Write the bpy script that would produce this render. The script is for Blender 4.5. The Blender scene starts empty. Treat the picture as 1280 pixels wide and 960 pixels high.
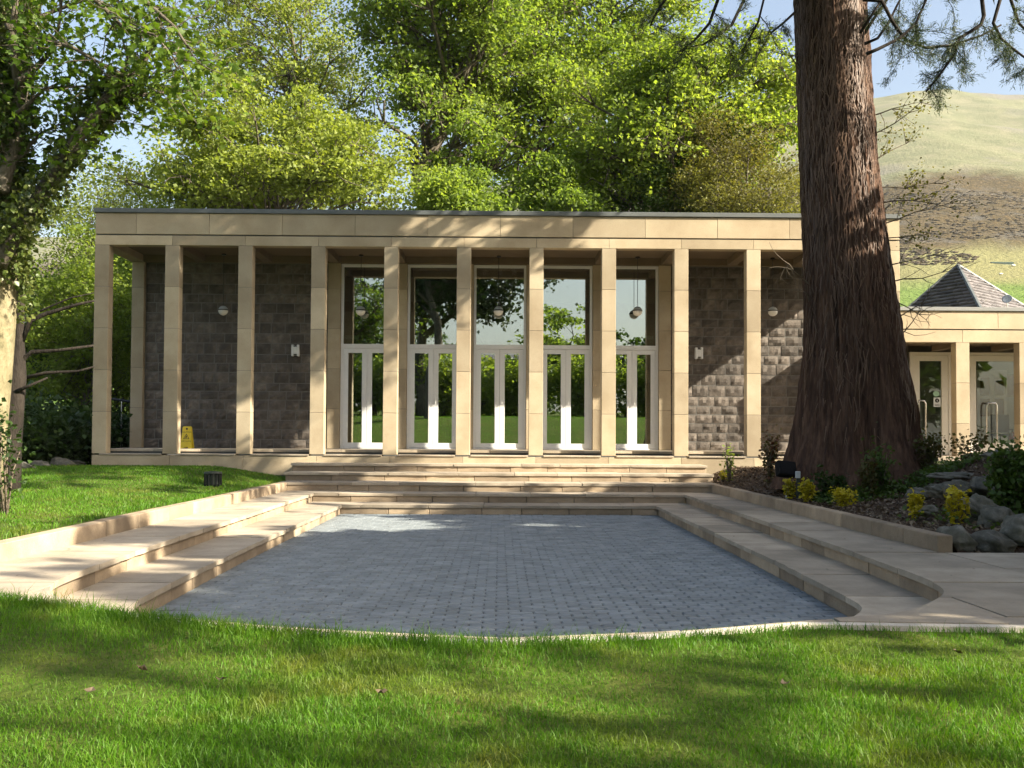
import bpy, math, random
import numpy as np
from mathutils import Matrix, Vector

random.seed(7)
RNG = np.random.default_rng(11)
SC = bpy.context.scene
COL = SC.collection
R = math.radians

# ------------------------------------------------------------------ camera
F_PX = 1250.0
EYE = 1.21
cam_d = bpy.data.cameras.new("camera")
cam = bpy.data.objects.new("camera", cam_d)
COL.objects.link(cam)
cam_d.sensor_width = 36.0
cam_d.lens = F_PX / 1280.0 * 36.0
cam_d.clip_start = 0.05
cam_d.clip_end = 6000
PITCH, YAW, ROLL = R(1.6), R(0.69), R(0.30)
cam.matrix_world = (Matrix.Translation((0, 0, EYE)) @ Matrix.Rotation(-YAW, 4, 'Z')
                    @ Matrix.Rotation(R(90) + PITCH, 4, 'X') @ Matrix.Rotation(ROLL, 4, 'Z'))
cam_d.shift_y = 31.0 / 1280.0
SC.camera = cam

# ------------------------------------------------------------------ light
SUN_TO = Vector((2.26, -1.0, 1.58)).normalized()
SUN_EL = math.asin(SUN_TO.z)
SUN_AZ = math.atan2(SUN_TO.x, SUN_TO.y)          # clockwise from +Y
world = bpy.data.worlds.new("World")
SC.world = world
world.use_nodes = True
wn = world.node_tree
wn.nodes.clear()
sky = wn.nodes.new("ShaderNodeTexSky")
sky.sky_type = 'NISHITA'
sky.sun_disc = False
sky.sun_elevation = SUN_EL
sky.sun_rotation = SUN_AZ
sky.altitude = 100
sky.air_density = 1.2
sky.dust_density = 5.0
sky.ozone_density = 1.2
bg = wn.nodes.new("ShaderNodeBackground")
bg.inputs[1].default_value = 0.075
wo = wn.nodes.new("ShaderNodeOutputWorld")
wn.links.new(sky.outputs[0], bg.inputs[0])
wn.links.new(bg.outputs[0], wo.inputs[0])

sun_d = bpy.data.lights.new("sun", 'SUN')
sun_d.energy = 5.0
sun_d.angle = R(0.53)
sun_d.color = (1.0, 0.9, 0.72)
sun = bpy.data.objects.new("sun", sun_d)
COL.objects.link(sun)
sun.location = (30, -8, 22)
sun.rotation_euler = (-SUN_TO).to_track_quat('-Z', 'Y').to_euler()

SC.view_settings.view_transform = 'Standard'
SC.view_settings.look = 'None'
SC.view_settings.exposure = 1.85
SC.view_settings.gamma = 1.0
SC.view_settings.use_curve_mapping = False
SC.cycles.max_bounces = 6
SC.cycles.diffuse_bounces = 3
SC.cycles.glossy_bounces = 3
SC.cycles.transmission_bounces = 4
SC.cycles.transparent_max_bounces = 8
SC.cycles.use_denoising = True
SC.cycles.sample_clamp_indirect = 6.0

# ------------------------------------------------------------------ helpers
ORIG = {}                                          # object name -> world origin


def P(px, py, d):
    """pixel of the photograph (1280x960) at depth d -> world point"""
    s = 0.0052
    x = px + (py - 480) * s
    y = py - (px - 640) * s
    return ((x - 625) * d / F_PX, d, EYE + (545.5 - y) * d / F_PX)


class MB:
    def __init__(self):
        self.v, self.f = [], []

    def box(self, x0, x1, y0, y1, z0, z1):
        b = len(self.v)
        self.v += [(x0, y0, z0), (x1, y0, z0), (x1, y1, z0), (x0, y1, z0),
                   (x0, y0, z1), (x1, y0, z1), (x1, y1, z1), (x0, y1, z1)]
        self.f += [tuple(b + i for i in q) for q in
                   ((0, 3, 2, 1), (4, 5, 6, 7), (0, 1, 5, 4), (1, 2, 6, 5), (2, 3, 7, 6), (3, 0, 4, 7))]
        return self

    def cbox(self, x0, x1, y0, y1, z0, z1, c=0.006):
        """box with chamfered edges"""
        b = len(self.v)
        for z, i in ((z0, c), (z0 + c, 0), (z1 - c, 0), (z1, c)):
            k = 0 if i == 0 else c
            for (x, y) in ((x0 + k + c, y0 + k), (x1 - k - c, y0 + k), (x1 - k, y0 + k + c), (x1 - k, y1 - k - c),
                           (x1 - k - c, y1 - k), (x0 + k + c, y1 - k), (x0 + k, y1 - k - c), (x0 + k, y0 + k + c)):
                self.v.append((x, y, z))
        for L in range(3):
            for j in range(8):
                a = b + L * 8 + j
                a2 = b + L * 8 + (j + 1) % 8
                self.f.append((a, a2, a2 + 8, a + 8))
        self.f.append(tuple(b + j for j in range(7, -1, -1)))
        self.f.append(tuple(b + 24 + j for j in range(8)))
        return self

    def prism(self, poly, z0, z1):
        area = sum(poly[i][0] * poly[(i + 1) % len(poly)][1] - poly[(i + 1) % len(poly)][0] * poly[i][1]
                   for i in range(len(poly)))
        if area < 0:
            poly = poly[::-1]
        n, b = len(poly), len(self.v)
        self.v += [(p[0], p[1], z0) for p in poly] + [(p[0], p[1], z1) for p in poly]
        self.f.append(tuple(b + i for i in range(n - 1, -1, -1)))
        self.f.append(tuple(b + n + i for i in range(n)))
        for i in range(n):
            j = (i + 1) % n
            self.f.append((b + i, b + j, b + n + j, b + n + i))
        return self

    def tube(self, pts, radii, n=8, cap=True):
        pts = [Vector(p) for p in pts]
        b = len(self.v)
        m = len(pts)
        up = None
        for i, p in enumerate(pts):
            t = (pts[min(i + 1, m - 1)] - pts[max(i - 1, 0)])
            if t.length < 1e-9:
                t = Vector((0, 0, 1))
            t.normalize()
            if up is None:
                up = Vector((1, 0, 0)) if abs(t.x) < 0.8 else Vector((0, 1, 0))
            u = (up - t * up.dot(t)).normalized()
            w = t.cross(u)
            up = u
            for k in range(n):
                a = 2 * math.pi * k / n
                self.v.append(tuple(p + (u * math.cos(a) + w * math.sin(a)) * radii[i]))
        for i in range(m - 1):
            for k in range(n):
                k2 = (k + 1) % n
                self.f.append((b + i * n + k, b + i * n + k2, b + (i + 1) * n + k2, b + (i + 1) * n + k))
        if cap:
            self.f.append(tuple(b + k for k in range(n - 1, -1, -1)))
            self.f.append(tuple(b + (m - 1) * n + k for k in range(n)))
        return self

    def lathe(self, prof, n=20, c=(0, 0, 0)):
        b = len(self.v)
        for (r, z) in prof:
            for k in range(n):
                a = 2 * math.pi * k / n
                self.v.append((c[0] + r * math.cos(a), c[1] + r * math.sin(a), c[2] + z))
        for i in range(len(prof) - 1):
            for k in range(n):
                k2 = (k + 1) % n
                self.f.append((b + i * n + k, b + i * n + k2, b + (i + 1) * n + k2, b + (i + 1) * n + k))
        self.f.append(tuple(b + k for k in range(n - 1, -1, -1)))
        self.f.append(tuple(b + (len(prof) - 1) * n + k for k in range(n)))
        return self


def link(name, me, origin, parent=None, smooth=False):
    o = bpy.data.objects.new(name, me)
    COL.objects.link(o)
    po = Vector((0, 0, 0))
    if parent is not None:
        o.parent = parent
        po = ORIG[parent.name]
    o.location = Vector(origin) - po
    ORIG[o.name] = Vector(origin)
    if smooth:
        me.polygons.foreach_set('use_smooth', [True] * len(me.polygons))
    return o


def build(name, mb, mat, parent=None, smooth=False, kind=None):
    """one mesh object, its origin at the middle of its base"""
    a = np.array(mb.v, dtype=float)
    lo, hi = a.min(0), a.max(0)
    org = np.array([(lo[0] + hi[0]) / 2, (lo[1] + hi[1]) / 2, lo[2]])
    me = bpy.data.meshes.new(name)
    me.from_pydata([tuple(p) for p in (a - org)], [], mb.f)
    me.materials.append(mat)
    o = link(name, me, org, parent, smooth)
    if kind:
        o['kind'] = kind
    return o


def build_np(name, verts, tris, mat, parent=None, kind=None, smooth=False):
    """fast mesh from arrays: verts (n,3), tris (m,3) or (m,4)"""
    lo, hi = verts.min(0), verts.max(0)
    org = np.array([(lo[0] + hi[0]) / 2, (lo[1] + hi[1]) / 2, lo[2]])
    me = bpy.data.meshes.new(name)
    k = tris.shape[1]
    me.vertices.add(len(verts))
    me.vertices.foreach_set('co', (verts - org).astype(np.float32).ravel())
    me.loops.add(tris.size)
    me.loops.foreach_set('vertex_index', tris.astype(np.int32).ravel())
    me.polygons.add(len(tris))
    me.polygons.foreach_set('loop_start', np.arange(0, tris.size, k, dtype=np.int32))
    me.polygons.foreach_set('loop_total', np.full(len(tris), k, dtype=np.int32))
    me.update(calc_edges=True)
    me.materials.append(mat)
    o = link(name, me, org, parent, smooth)
    if kind:
        o['kind'] = kind
    return o


def empty(name, loc):
    o = bpy.data.objects.new(name, None)
    COL.objects.link(o)
    o.location = loc
    o.empty_display_size = 0.2
    ORIG[o.name] = Vector(loc)
    return o


def tag(o, label, cat, group=None, kind=None):
    o['label'] = label
    o['category'] = cat
    if group:
        o['group'] = group
    if kind:
        o['kind'] = kind
    return o


def thing(name, loc, label, cat, group=None):
    return tag(empty(name, loc), label, cat, group)


def clip_cell(poly, x0, x1, y0, y1):
    """polygon clipped to a rectangle"""
    def cut(pts, ax, lim, keep_less):
        out = []
        for i in range(len(pts)):
            a, b = pts[i], pts[(i + 1) % len(pts)]
            ia = (a[ax] <= lim) if keep_less else (a[ax] >= lim)
            ib = (b[ax] <= lim) if keep_less else (b[ax] >= lim)
            if ia:
                out.append(a)
            if ia != ib:
                t = (lim - a[ax]) / (b[ax] - a[ax])
                out.append((a[0] + t * (b[0] - a[0]), a[1] + t * (b[1] - a[1])))
        return out
    p = list(poly)
    for ax, lim, less in ((0, x0, False), (0, x1, True), (1, y0, False), (1, y1, True)):
        p = cut(p, ax, lim, less)
        if len(p) < 3:
            return None
    q = []
    for a in p:
        if not q or abs(a[0] - q[-1][0]) + abs(a[1] - q[-1][1]) > 1e-4:
            q.append(a)
    if len(q) > 1 and abs(q[0][0] - q[-1][0]) + abs(q[0][1] - q[-1][1]) < 1e-4:
        q.pop()
    if len(q) < 3:
        return None
    ar = abs(sum(q[i][0] * q[(i + 1) % len(q)][1] - q[(i + 1) % len(q)][0] * q[i][1] for i in range(len(q)))) / 2
    return q if ar > 4e-4 else None


def smoothstep(a, b, x):
    t = np.clip((x - a) / (b - a), 0, 1)
    return t * t * (3 - 2 * t)


def fbm2(x, y, seed=0, octs=4, f=1.0):
    """cheap smooth noise built from sines"""
    r = np.random.default_rng(seed)
    out = 0
    amp = 1.0
    for _ in range(octs):
        for _k in range(3):
            a = r.uniform(0, 6.28)
            ph = r.uniform(0, 6.28)
            ff = f * r.uniform(0.7, 1.3)
            out = out + amp / 3 * np.sin(ff * (x * np.cos(a) + y * np.sin(a)) + ph)
        amp *= 0.5
        f *= 2.1
    return out


# ------------------------------------------------------------------ materials
def mat_new(name):
    m = bpy.data.materials.new(name)
    m.use_nodes = True
    nt = m.node_tree
    return m, nt, nt.nodes["Principled BSDF"]


def N(nt, t, **kw):
    n = nt.nodes.new(t)
    for k, v in kw.items():
        setattr(n, k, v)
    return n


def ramp(nt, src, stops):
    r = N(nt, "ShaderNodeValToRGB")
    while len(r.color_ramp.elements) < len(stops):
        r.color_ramp.elements.new(0.5)
    for e, (p, c) in zip(r.color_ramp.elements, stops):
        e.position = p
        e.color = (*c, 1)
    nt.links.new(src, r.inputs[0])
    return r.outputs[0]


def mixc(nt, a, b, fac, mode='MIX'):
    m = N(nt, "ShaderNodeMix", data_type='RGBA', blend_type=mode)
    m.clamp_factor = True
    for s, v in ((m.inputs[6], a), (m.inputs[7], b), (m.inputs[0], fac)):
        if hasattr(v, 'links'):
            nt.links.new(v, s)
        elif isinstance(v, (int, float)):
            s.default_value = v
        else:
            s.default_value = (*v, 1)
    return m.outputs[2]


def mrange(nt, src, lo, hi, a=0.0, b=1.0):
    m = N(nt, "ShaderNodeMapRange")
    m.inputs[1].default_value, m.inputs[2].default_value = a, b
    m.inputs[3].default_value, m.inputs[4].default_value = lo, hi
    nt.links.new(src, m.inputs[0])
    return m.outputs[0]


def noise(nt, scale, detail=4, rough=0.6, vec=None, dist=0.0):
    n = N(nt, "ShaderNodeTexNoise")
    n.inputs['Scale'].default_value = scale
    n.inputs['Detail'].default_value = detail
    n.inputs['Roughness'].default_value = rough
    n.inputs['Distortion'].default_value = dist
    if vec is not None:
        nt.links.new(vec, n.inputs['Vector'])
    return n.outputs[0]


def geo_pos(nt, sx=1, sy=1, sz=1):
    g = N(nt, "ShaderNodeNewGeometry")
    if (sx, sy, sz) == (1, 1, 1):
        return g.outputs['Position']
    mp = N(nt, "ShaderNodeVectorMath", operation='MULTIPLY')
    mp.inputs[1].default_value = (sx, sy, sz)
    nt.links.new(g.outputs['Position'], mp.inputs[0])
    return mp.outputs[0]


def bump(nt, b, h, strength, dist=0.01):
    n = N(nt, "ShaderNodeBump")
    n.inputs['Strength'].default_value = strength
    n.inputs['Distance'].default_value = dist
    nt.links.new(h, n.inputs['Height'])
    nt.links.new(n.outputs[0], b.inputs['Normal'])


def stone_mat(name, c1, c2, c3, scale=3.0, rough=0.85, vary=0.25, bstr=0.3, island=False, stain=0.25, fine=40):
    """mineral surface: broad tone, stains, fine grain, one tone shift per piece"""
    m, nt, b = mat_new(name)
    pos = geo_pos(nt)
    n1 = noise(nt, scale, 5, 0.6, pos)
    n2 = noise(nt, fine, 4, 0.65, pos)
    n3 = noise(nt, scale * 0.35, 3, 0.6, geo_pos(nt, 1, 1, 0.35), 0.6)
    base = ramp(nt, n1, [(0.3, c1), (0.52, c2), (0.75, c3)])
    rnd = (N(nt, "ShaderNodeNewGeometry").outputs['Random Per Island'] if island
           else N(nt, "ShaderNodeObjectInfo").outputs['Random'])
    val = mrange(nt, rnd, 1 - vary, 1 + vary)
    sc = N(nt, "ShaderNodeVectorMath", operation='SCALE')
    nt.links.new(base, sc.inputs[0])
    nt.links.new(val, sc.inputs[3])
    st = mixc(nt, sc.outputs[0], (c1[0] * 0.6, c1[1] * 0.6, c1[2] * 0.6), mrange(nt, n3, 0, stain, 0.5, 0.75))
    gr = mixc(nt, st, (0.02, 0.02, 0.02), mrange(nt, n2, 0.0, 0.3, 0.55, 0.8))
    nt.links.new(gr, b.inputs['Base Color'])
    b.inputs['Roughness'].default_value = rough
    bump(nt, b, n2, bstr, 0.01)
    return m


M = {}
M['sandstone'] = stone_mat('sandstone', (0.31, 0.245, 0.158), (0.38, 0.312, 0.212), (0.44, 0.372, 0.262), 1.6, vary=0.2, bstr=0.25, stain=0.6)
M['fascia_stone'] = stone_mat('fascia_stone', (0.32, 0.25, 0.158), (0.39, 0.318, 0.212), (0.45, 0.382, 0.262), 1.2, vary=0.18, bstr=0.2, stain=0.65)
M['paving'] = stone_mat('paving_stone', (0.26, 0.22, 0.165), (0.35, 0.295, 0.225), (0.42, 0.36, 0.275), 2.8, vary=0.2, bstr=0.4, stain=0.6)
M['riser'] = stone_mat('riser_stone', (0.24, 0.18, 0.12), (0.32, 0.245, 0.165), (0.39, 0.305, 0.21), 3.5, vary=0.28, bstr=0.5, stain=0.35)
M['sett'] = stone_mat('granite_sett', (0.15, 0.17, 0.18), (0.19, 0.215, 0.23), (0.235, 0.26, 0.275), 5, vary=0.12, bstr=0.5, stain=0.15, rough=0.75)
M['sett_mass'] = stone_mat('granite_sett_mass', (0.15, 0.17, 0.18), (0.19, 0.215, 0.23), (0.235, 0.26, 0.275), 5, vary=0.12, bstr=0.5, stain=0.15, rough=0.75, island=True)
M['joint'] = stone_mat('joint_sand', (0.075, 0.075, 0.07), (0.09, 0.09, 0.085), (0.11, 0.11, 0.1), 9, vary=0.0)
M['mortar'] = stone_mat('mortar', (0.11, 0.105, 0.095), (0.135, 0.13, 0.12), (0.17, 0.16, 0.15), 9, vary=0.0)
M['dark_stone'] = stone_mat('dark_rubble_stone', (0.06, 0.05, 0.042), (0.1, 0.084, 0.071), (0.175, 0.148, 0.125), 6, vary=0.35, bstr=0.8, stain=0.3, fine=26)
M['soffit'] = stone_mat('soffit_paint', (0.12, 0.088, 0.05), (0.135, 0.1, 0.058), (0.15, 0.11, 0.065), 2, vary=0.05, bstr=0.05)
M['boulder'] = stone_mat('weathered_limestone', (0.045, 0.046, 0.03), (0.1, 0.095, 0.075), (0.22, 0.205, 0.17), 9, vary=0.25, bstr=1.0, stain=0.6, fine=24)
M['kerb'] = stone_mat('kerb_stone', (0.45, 0.4, 0.33), (0.52, 0.47, 0.4), (0.6, 0.55, 0.47), 6, vary=0.1, bstr=0.5)
M['slate'] = stone_mat('roof_slate', (0.07, 0.063, 0.066), (0.105, 0.095, 0.1), (0.16, 0.145, 0.148), 5, vary=0.3, bstr=0.5, island=True, rough=0.6)
M['lead'] = stone_mat('roof_lead', (0.075, 0.085, 0.085), (0.09, 0.1, 0.1), (0.11, 0.12, 0.12), 3, vary=0.1, bstr=0.1, rough=0.55)


def plain(name, c, rough=0.5, metal=0.0, spec=0.5, grain=0.08, gscale=20):
    m, nt, b = mat_new(name)
    n1 = noise(nt, gscale, 4, 0.6, geo_pos(nt))
    col = mixc(nt, c, tuple(x * 0.6 for x in c), mrange(nt, n1, 0, grain * 4, 0.45, 0.8))
    nt.links.new(col, b.inputs['Base Color'])
    b.inputs['Roughness'].default_value = rough
    b.inputs['Metallic'].default_value = metal
    b.inputs['Specular IOR Level'].default_value = spec
    return m


M['zinc'] = plain('zinc_flashing', (0.2, 0.205, 0.2), 0.6)
M['white'] = plain('white_paint', (0.68, 0.69, 0.7), 0.35, grain=0.04)
M['off_white'] = plain('cream_frame_paint', (0.72, 0.68, 0.6), 0.4, grain=0.04)
M['black'] = plain('black_metal', (0.015, 0.015, 0.016), 0.45)
M['matt_black'] = plain('matt_black_casing', (0.012, 0.012, 0.013), 0.9, spec=0.1)
M['dark_green'] = plain('dark_green_metal', (0.02, 0.03, 0.022), 0.5, grain=0.2)
M['grey_plastic'] = plain('grey_plastic', (0.42, 0.45, 0.46), 0.5)
M['yellow'] = plain('yellow_plastic', (0.75, 0.56, 0.02), 0.4, grain=0.05)
M['print'] = plain('black_print', (0.02, 0.02, 0.015), 0.6)
M['steel'] = plain('brushed_steel', (0.7, 0.7, 0.7), 0.25, 1.0)
M['red'] = plain('red_enamel', (0.5, 0.015, 0.015), 0.3)
M['globe'] = plain('opal_globe', (0.8, 0.78, 0.74), 0.3, grain=0.02)
M['exit_pale'] = plain('sign_pale_green', (0.35, 0.55, 0.4), 0.4)
M['exit_green'] = plain('sign_green', (0.03, 0.22, 0.12), 0.4)
M['interior'] = plain('interior_paint', (0.10, 0.09, 0.075), 0.8)
M['interior_pale'] = plain('interior_pale_paint', (0.3, 0.3, 0.26), 0.8)
M['carpet'] = plain('dark_floor', (0.05, 0.04, 0.035), 0.7)
M['wood'] = plain('varnished_wood', (0.2, 0.1, 0.04), 0.4, grain=0.2)
M['picture'] = plain('brown_print', (0.22, 0.08, 0.05), 0.6, grain=0.3, gscale=8)
M['sheep'] = plain('fleece', (0.7, 0.68, 0.6), 0.95)
M['barn'] = plain('dark_green_cladding', (0.05, 0.09, 0.07), 0.7)
M['render'] = plain('pale_render', (0.62, 0.57, 0.47), 0.8)


def glass_mat(name, refl, tint):
    m, nt, b = mat_new(name)
    nt.nodes.remove(b)
    out = nt.nodes["Material Output"]
    g = N(nt, "ShaderNodeBsdfGlossy")
    g.inputs['Roughness'].default_value = 0.0
    g.inputs['Color'].default_value = (0.93, 1.0, 0.98, 1)
    n1 = noise(nt, 1.1, 1, 0.4, geo_pos(nt))
    bp = N(nt, "ShaderNodeBump")
    bp.inputs['Strength'].default_value = 0.012
    bp.inputs['Distance'].default_value = 0.05
    nt.links.new(n1, bp.inputs['Height'])
    nt.links.new(bp.outputs[0], g.inputs['Normal'])
    t = N(nt, "ShaderNodeBsdfTransparent")
    t.inputs['Color'].default_value = (*tint, 1)
    fr = N(nt, "ShaderNodeFresnel")
    fr.inputs['IOR'].default_value = 1.5
    ad = N(nt, "ShaderNodeMath", operation='ADD')
    ad.use_clamp = True
    ad.inputs[1].default_value = refl
    nt.links.new(fr.outputs[0], ad.inputs[0])
    mx = N(nt, "ShaderNodeMixShader")
    nt.links.new(ad.outputs[0], mx.inputs[0])
    nt.links.new(t.outputs[0], mx.inputs[1])
    nt.links.new(g.outputs[0], mx.inputs[2])
    nt.links.new(mx.outputs[0], out.inputs[0])
    return m


M['glass'] = glass_mat('window_glass', 0.34, (0.62, 0.66, 0.63))
M['clear_glass'] = glass_mat('annex_glass', 0.03, (0.85, 0.88, 0.86))


def leaf_mat(name, c_dark, c_mid, c_light, trans=0.45, rough=0.55, patch=0.35, tcol=None, worn=None):
    """leaf: one tone per leaf, broad drift of tone through the plant, light passing through"""
    m, nt, b = mat_new(name)
    out = nt.nodes["Material Output"]
    isl = N(nt, "ShaderNodeNewGeometry").outputs['Random Per Island']
    n1 = noise(nt, patch, 3, 0.6, geo_pos(nt))
    a = N(nt, "ShaderNodeMath", operation='MULTIPLY_ADD')
    nt.links.new(isl, a.inputs[0])
    a.inputs[1].default_value = 0.6
    nt.links.new(mrange(nt, n1, -0.1, 0.5, 0.3, 0.7), a.inputs[2])
    col = ramp(nt, a.outputs[0], [(0.05, c_dark), (0.45, c_mid), (0.95, c_light)])
    if worn:
        n2 = noise(nt, 1.7, 5, 0.62, geo_pos(nt), 0.5)
        col = mixc(nt, col, worn, mrange(nt, n2, 0, 0.8, 0.53, 0.71))
    nt.links.new(col, b.inputs['Base Color'])
    b.inputs['Roughness'].default_value = rough
    b.inputs['Specular IOR Level'].default_value = 0.35
    tr = N(nt, "ShaderNodeBsdfTranslucent")
    k = tcol or (1.45, 1.4, 0.6)
    nt.links.new(mixc(nt, col, k, 1.0, 'MULTIPLY'), tr.inputs['Color'])
    mx = N(nt, "ShaderNodeMixShader")
    mx.inputs[0].default_value = trans
    nt.links.new(b.outputs[0], mx.inputs[1])
    nt.links.new(tr.outputs[0], mx.inputs[2])
    nt.links.new(mx.outputs[0], out.inputs[0])
    return m


M['leaf_yellow'] = leaf_mat('young_maple_leaf', (0.14, 0.185, 0.03), (0.2, 0.255, 0.045), (0.27, 0.315, 0.075), 0.5)
M['leaf_green'] = leaf_mat('sycamore_leaf', (0.10, 0.165, 0.03), (0.16, 0.235, 0.043), (0.22, 0.285, 0.068), 0.6)
M['leaf_lime'] = leaf_mat('lime_leaf', (0.12, 0.185, 0.03), (0.185, 0.26, 0.045), (0.245, 0.305, 0.07), 0.6)
M['leaf_olive'] = leaf_mat('budding_leaf', (0.10, 0.09, 0.03), (0.13, 0.13, 0.03), (0.17, 0.18, 0.045))
M['leaf_pale'] = leaf_mat('willow_leaf', (0.13, 0.17, 0.04), (0.19, 0.24, 0.055), (0.25, 0.3, 0.09), 0.55)
M['leaf_dark'] = leaf_mat('dark_evergreen_leaf', (0.015, 0.035, 0.008), (0.025, 0.055, 0.01), (0.045, 0.085, 0.015), 0.3)
M['leaf_mid'] = leaf_mat('shrub_leaf', (0.03, 0.065, 0.01), (0.05, 0.095, 0.014), (0.08, 0.13, 0.02), 0.35)
M['leaf_near'] = leaf_mat('near_sycamore_leaf', (0.05, 0.10, 0.012), (0.085, 0.15, 0.016), (0.14, 0.2, 0.03), 0.5)
M['ivy'] = leaf_mat('ivy_leaf', (0.035, 0.06, 0.012), (0.07, 0.10, 0.02), (0.16, 0.18, 0.05), 0.2, 0.4)
M['gold'] = leaf_mat('golden_shrub_leaf', (0.22, 0.22, 0.01), (0.38, 0.34, 0.015), (0.5, 0.42, 0.03), 0.4)
M['rose'] = leaf_mat('red_rose_leaf', (0.10, 0.035, 0.02), (0.07, 0.07, 0.02), (0.08, 0.10, 0.025), 0.35, tcol=(1.3, 1.0, 0.5))
M['needle'] = leaf_mat('redwood_needle', (0.02, 0.04, 0.015), (0.035, 0.06, 0.02), (0.07, 0.09, 0.03), 0.25, patch=0.8)
M['grass'] = leaf_mat('grass_blade', (0.05, 0.13, 0.006), (0.075, 0.185, 0.008), (0.125, 0.235, 0.018), 0.42, patch=1.3, tcol=(1.4, 1.5, 0.4), worn=(0.16, 0.155, 0.025))
M['mulch'] = leaf_mat('fallen_leaf', (0.045, 0.032, 0.02), (0.095, 0.068, 0.042), (0.2, 0.155, 0.1), 0.1, tcol=(1, 0.8, 0.6))


def bark_mat(name, c1, c2, c3, sc=6.0, stretch=0.12, bstr=1.0):
    m, nt, b = mat_new(name)
    p = geo_pos(nt, 1, 1, stretch)
    n1 = noise(nt, sc, 6, 0.65, p, 0.4)
    n2 = noise(nt, sc * 5, 4, 0.6, p)
    n3 = noise(nt, 1.2, 3, 0.6, geo_pos(nt))
    col = ramp(nt, n1, [(0.3, c1), (0.5, c2), (0.72, c3)])
    col = mixc(nt, col, tuple(x * 0.5 for x in c1), mrange(nt, n2, 0, 0.6, 0.5, 0.8))
    col = mixc(nt, col, c3, mrange(nt, n3, 0, 0.35, 0.5, 0.8))
    nt.links.new(col, b.inputs['Base Color'])
    b.inputs['Roughness'].default_value = 0.9
    b.inputs['Specular IOR Level'].default_value = 0.2
    mx = N(nt, "ShaderNodeMath", operation='ADD')
    nt.links.new(n1, mx.inputs[0])
    nt.links.new(n2, mx.inputs[1])
    bump(nt, b, mx.outputs[0], bstr, 0.02)
    return m


M['redwood'] = bark_mat('redwood_bark', (0.031, 0.018, 0.013), (0.08, 0.044, 0.029), (0.16, 0.094, 0.063), 13, 0.06)
M['shred'] = leaf_mat('bark_shred', (0.05, 0.028, 0.018), (0.1, 0.056, 0.035), (0.19, 0.115, 0.073), 0.1, tcol=(1, 0.8, 0.6))
M['bark'] = bark_mat('tree_bark', (0.055, 0.045, 0.035), (0.1, 0.085, 0.065), (0.17, 0.15, 0.12), 7, 0.3)
M['pale_bark'] = bark_mat('pale_bark', (0.09, 0.085, 0.045), (0.19, 0.165, 0.095), (0.29, 0.25, 0.16), 5, 0.6, 0.9)
M['shaded_bark'] = bark_mat('shaded_bark', (0.014, 0.011, 0.009), (0.026, 0.021, 0.017), (0.045, 0.037, 0.03), 7, 0.3)  # darker copy of the tree bark, shade painted into its colour
M['twig'] = bark_mat('twig_bark', (0.09, 0.07, 0.05), (0.14, 0.115, 0.085), (0.2, 0.17, 0.13), 8, 0.4)


def ground_mat(name, c1, c2, c3, sc=1.5):
    m, nt, b = mat_new(name)
    n1 = noise(nt, sc, 6, 0.65, geo_pos(nt))
    n2 = noise(nt, sc * 14, 5, 0.7, geo_pos(nt))
    col = ramp(nt, n1, [(0.3, c1), (0.5, c2), (0.72, c3)])
    col = mixc(nt, col, tuple(x * 0.4 for x in c1), mrange(nt, n2, 0, 0.7, 0.45, 0.75))
    nt.links.new(col, b.inputs['Base Color'])
    b.inputs['Roughness'].default_value = 0.95
    b.inputs['Specular IOR Level'].default_value = 0.1
    bump(nt, b, n2, 0.8, 0.03)
    return m


M['turf'] = ground_mat('turf_base', (0.055, 0.09, 0.014), (0.075, 0.11, 0.018), (0.11, 0.115, 0.03), 1.4)
M['soil'] = ground_mat('bark_mulch', (0.045, 0.03, 0.02), (0.075, 0.05, 0.033), (0.12, 0.085, 0.06), 5)
M['floor_wood'] = ground_mat('woodland_floor', (0.022, 0.03, 0.01), (0.035, 0.045, 0.014), (0.06, 0.055, 0.025), 0.8)
M['meadow'] = ground_mat('meadow', (0.06, 0.09, 0.02), (0.08, 0.115, 0.025), (0.11, 0.14, 0.04), 0.05)

# ------------------------------------------------------------------ leaf and tree builders
def unit(a):
    return a / np.maximum(np.linalg.norm(a, axis=-1, keepdims=True), 1e-9)


def leaf_quads(c, size, rng, up=0.5, aspect=0.75, fold=0.25, droop=None):
    """diamond leaves, two triangles each; c (n,3), size (n,)"""
    n = len(c)
    nrm = rng.normal(size=(n, 3))
    nrm[:, 2] += up * 2
    nrm = unit(nrm)
    u = unit(np.cross(nrm, rng.normal(size=(n, 3))))
    if droop is not None:
        u = unit(u + droop)
        nrm = unit(np.cross(np.cross(u, nrm), u))
    w = np.cross(nrm, u)
    s = size[:, None]
    f = nrm * s * fold * rng.uniform(0.2, 1, (n, 1))
    v = np.stack([c - u * s * 0.5, c + w * s * 0.5 * aspect + f, c + u * s * 0.5, c - w * s * 0.5 * aspect + f], 1)
    b = (np.arange(n) * 4)[:, None]
    t = np.concatenate([b + [0, 2, 1], b + [0, 3, 2]], 0)
    return v.reshape(-1, 3), t


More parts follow.
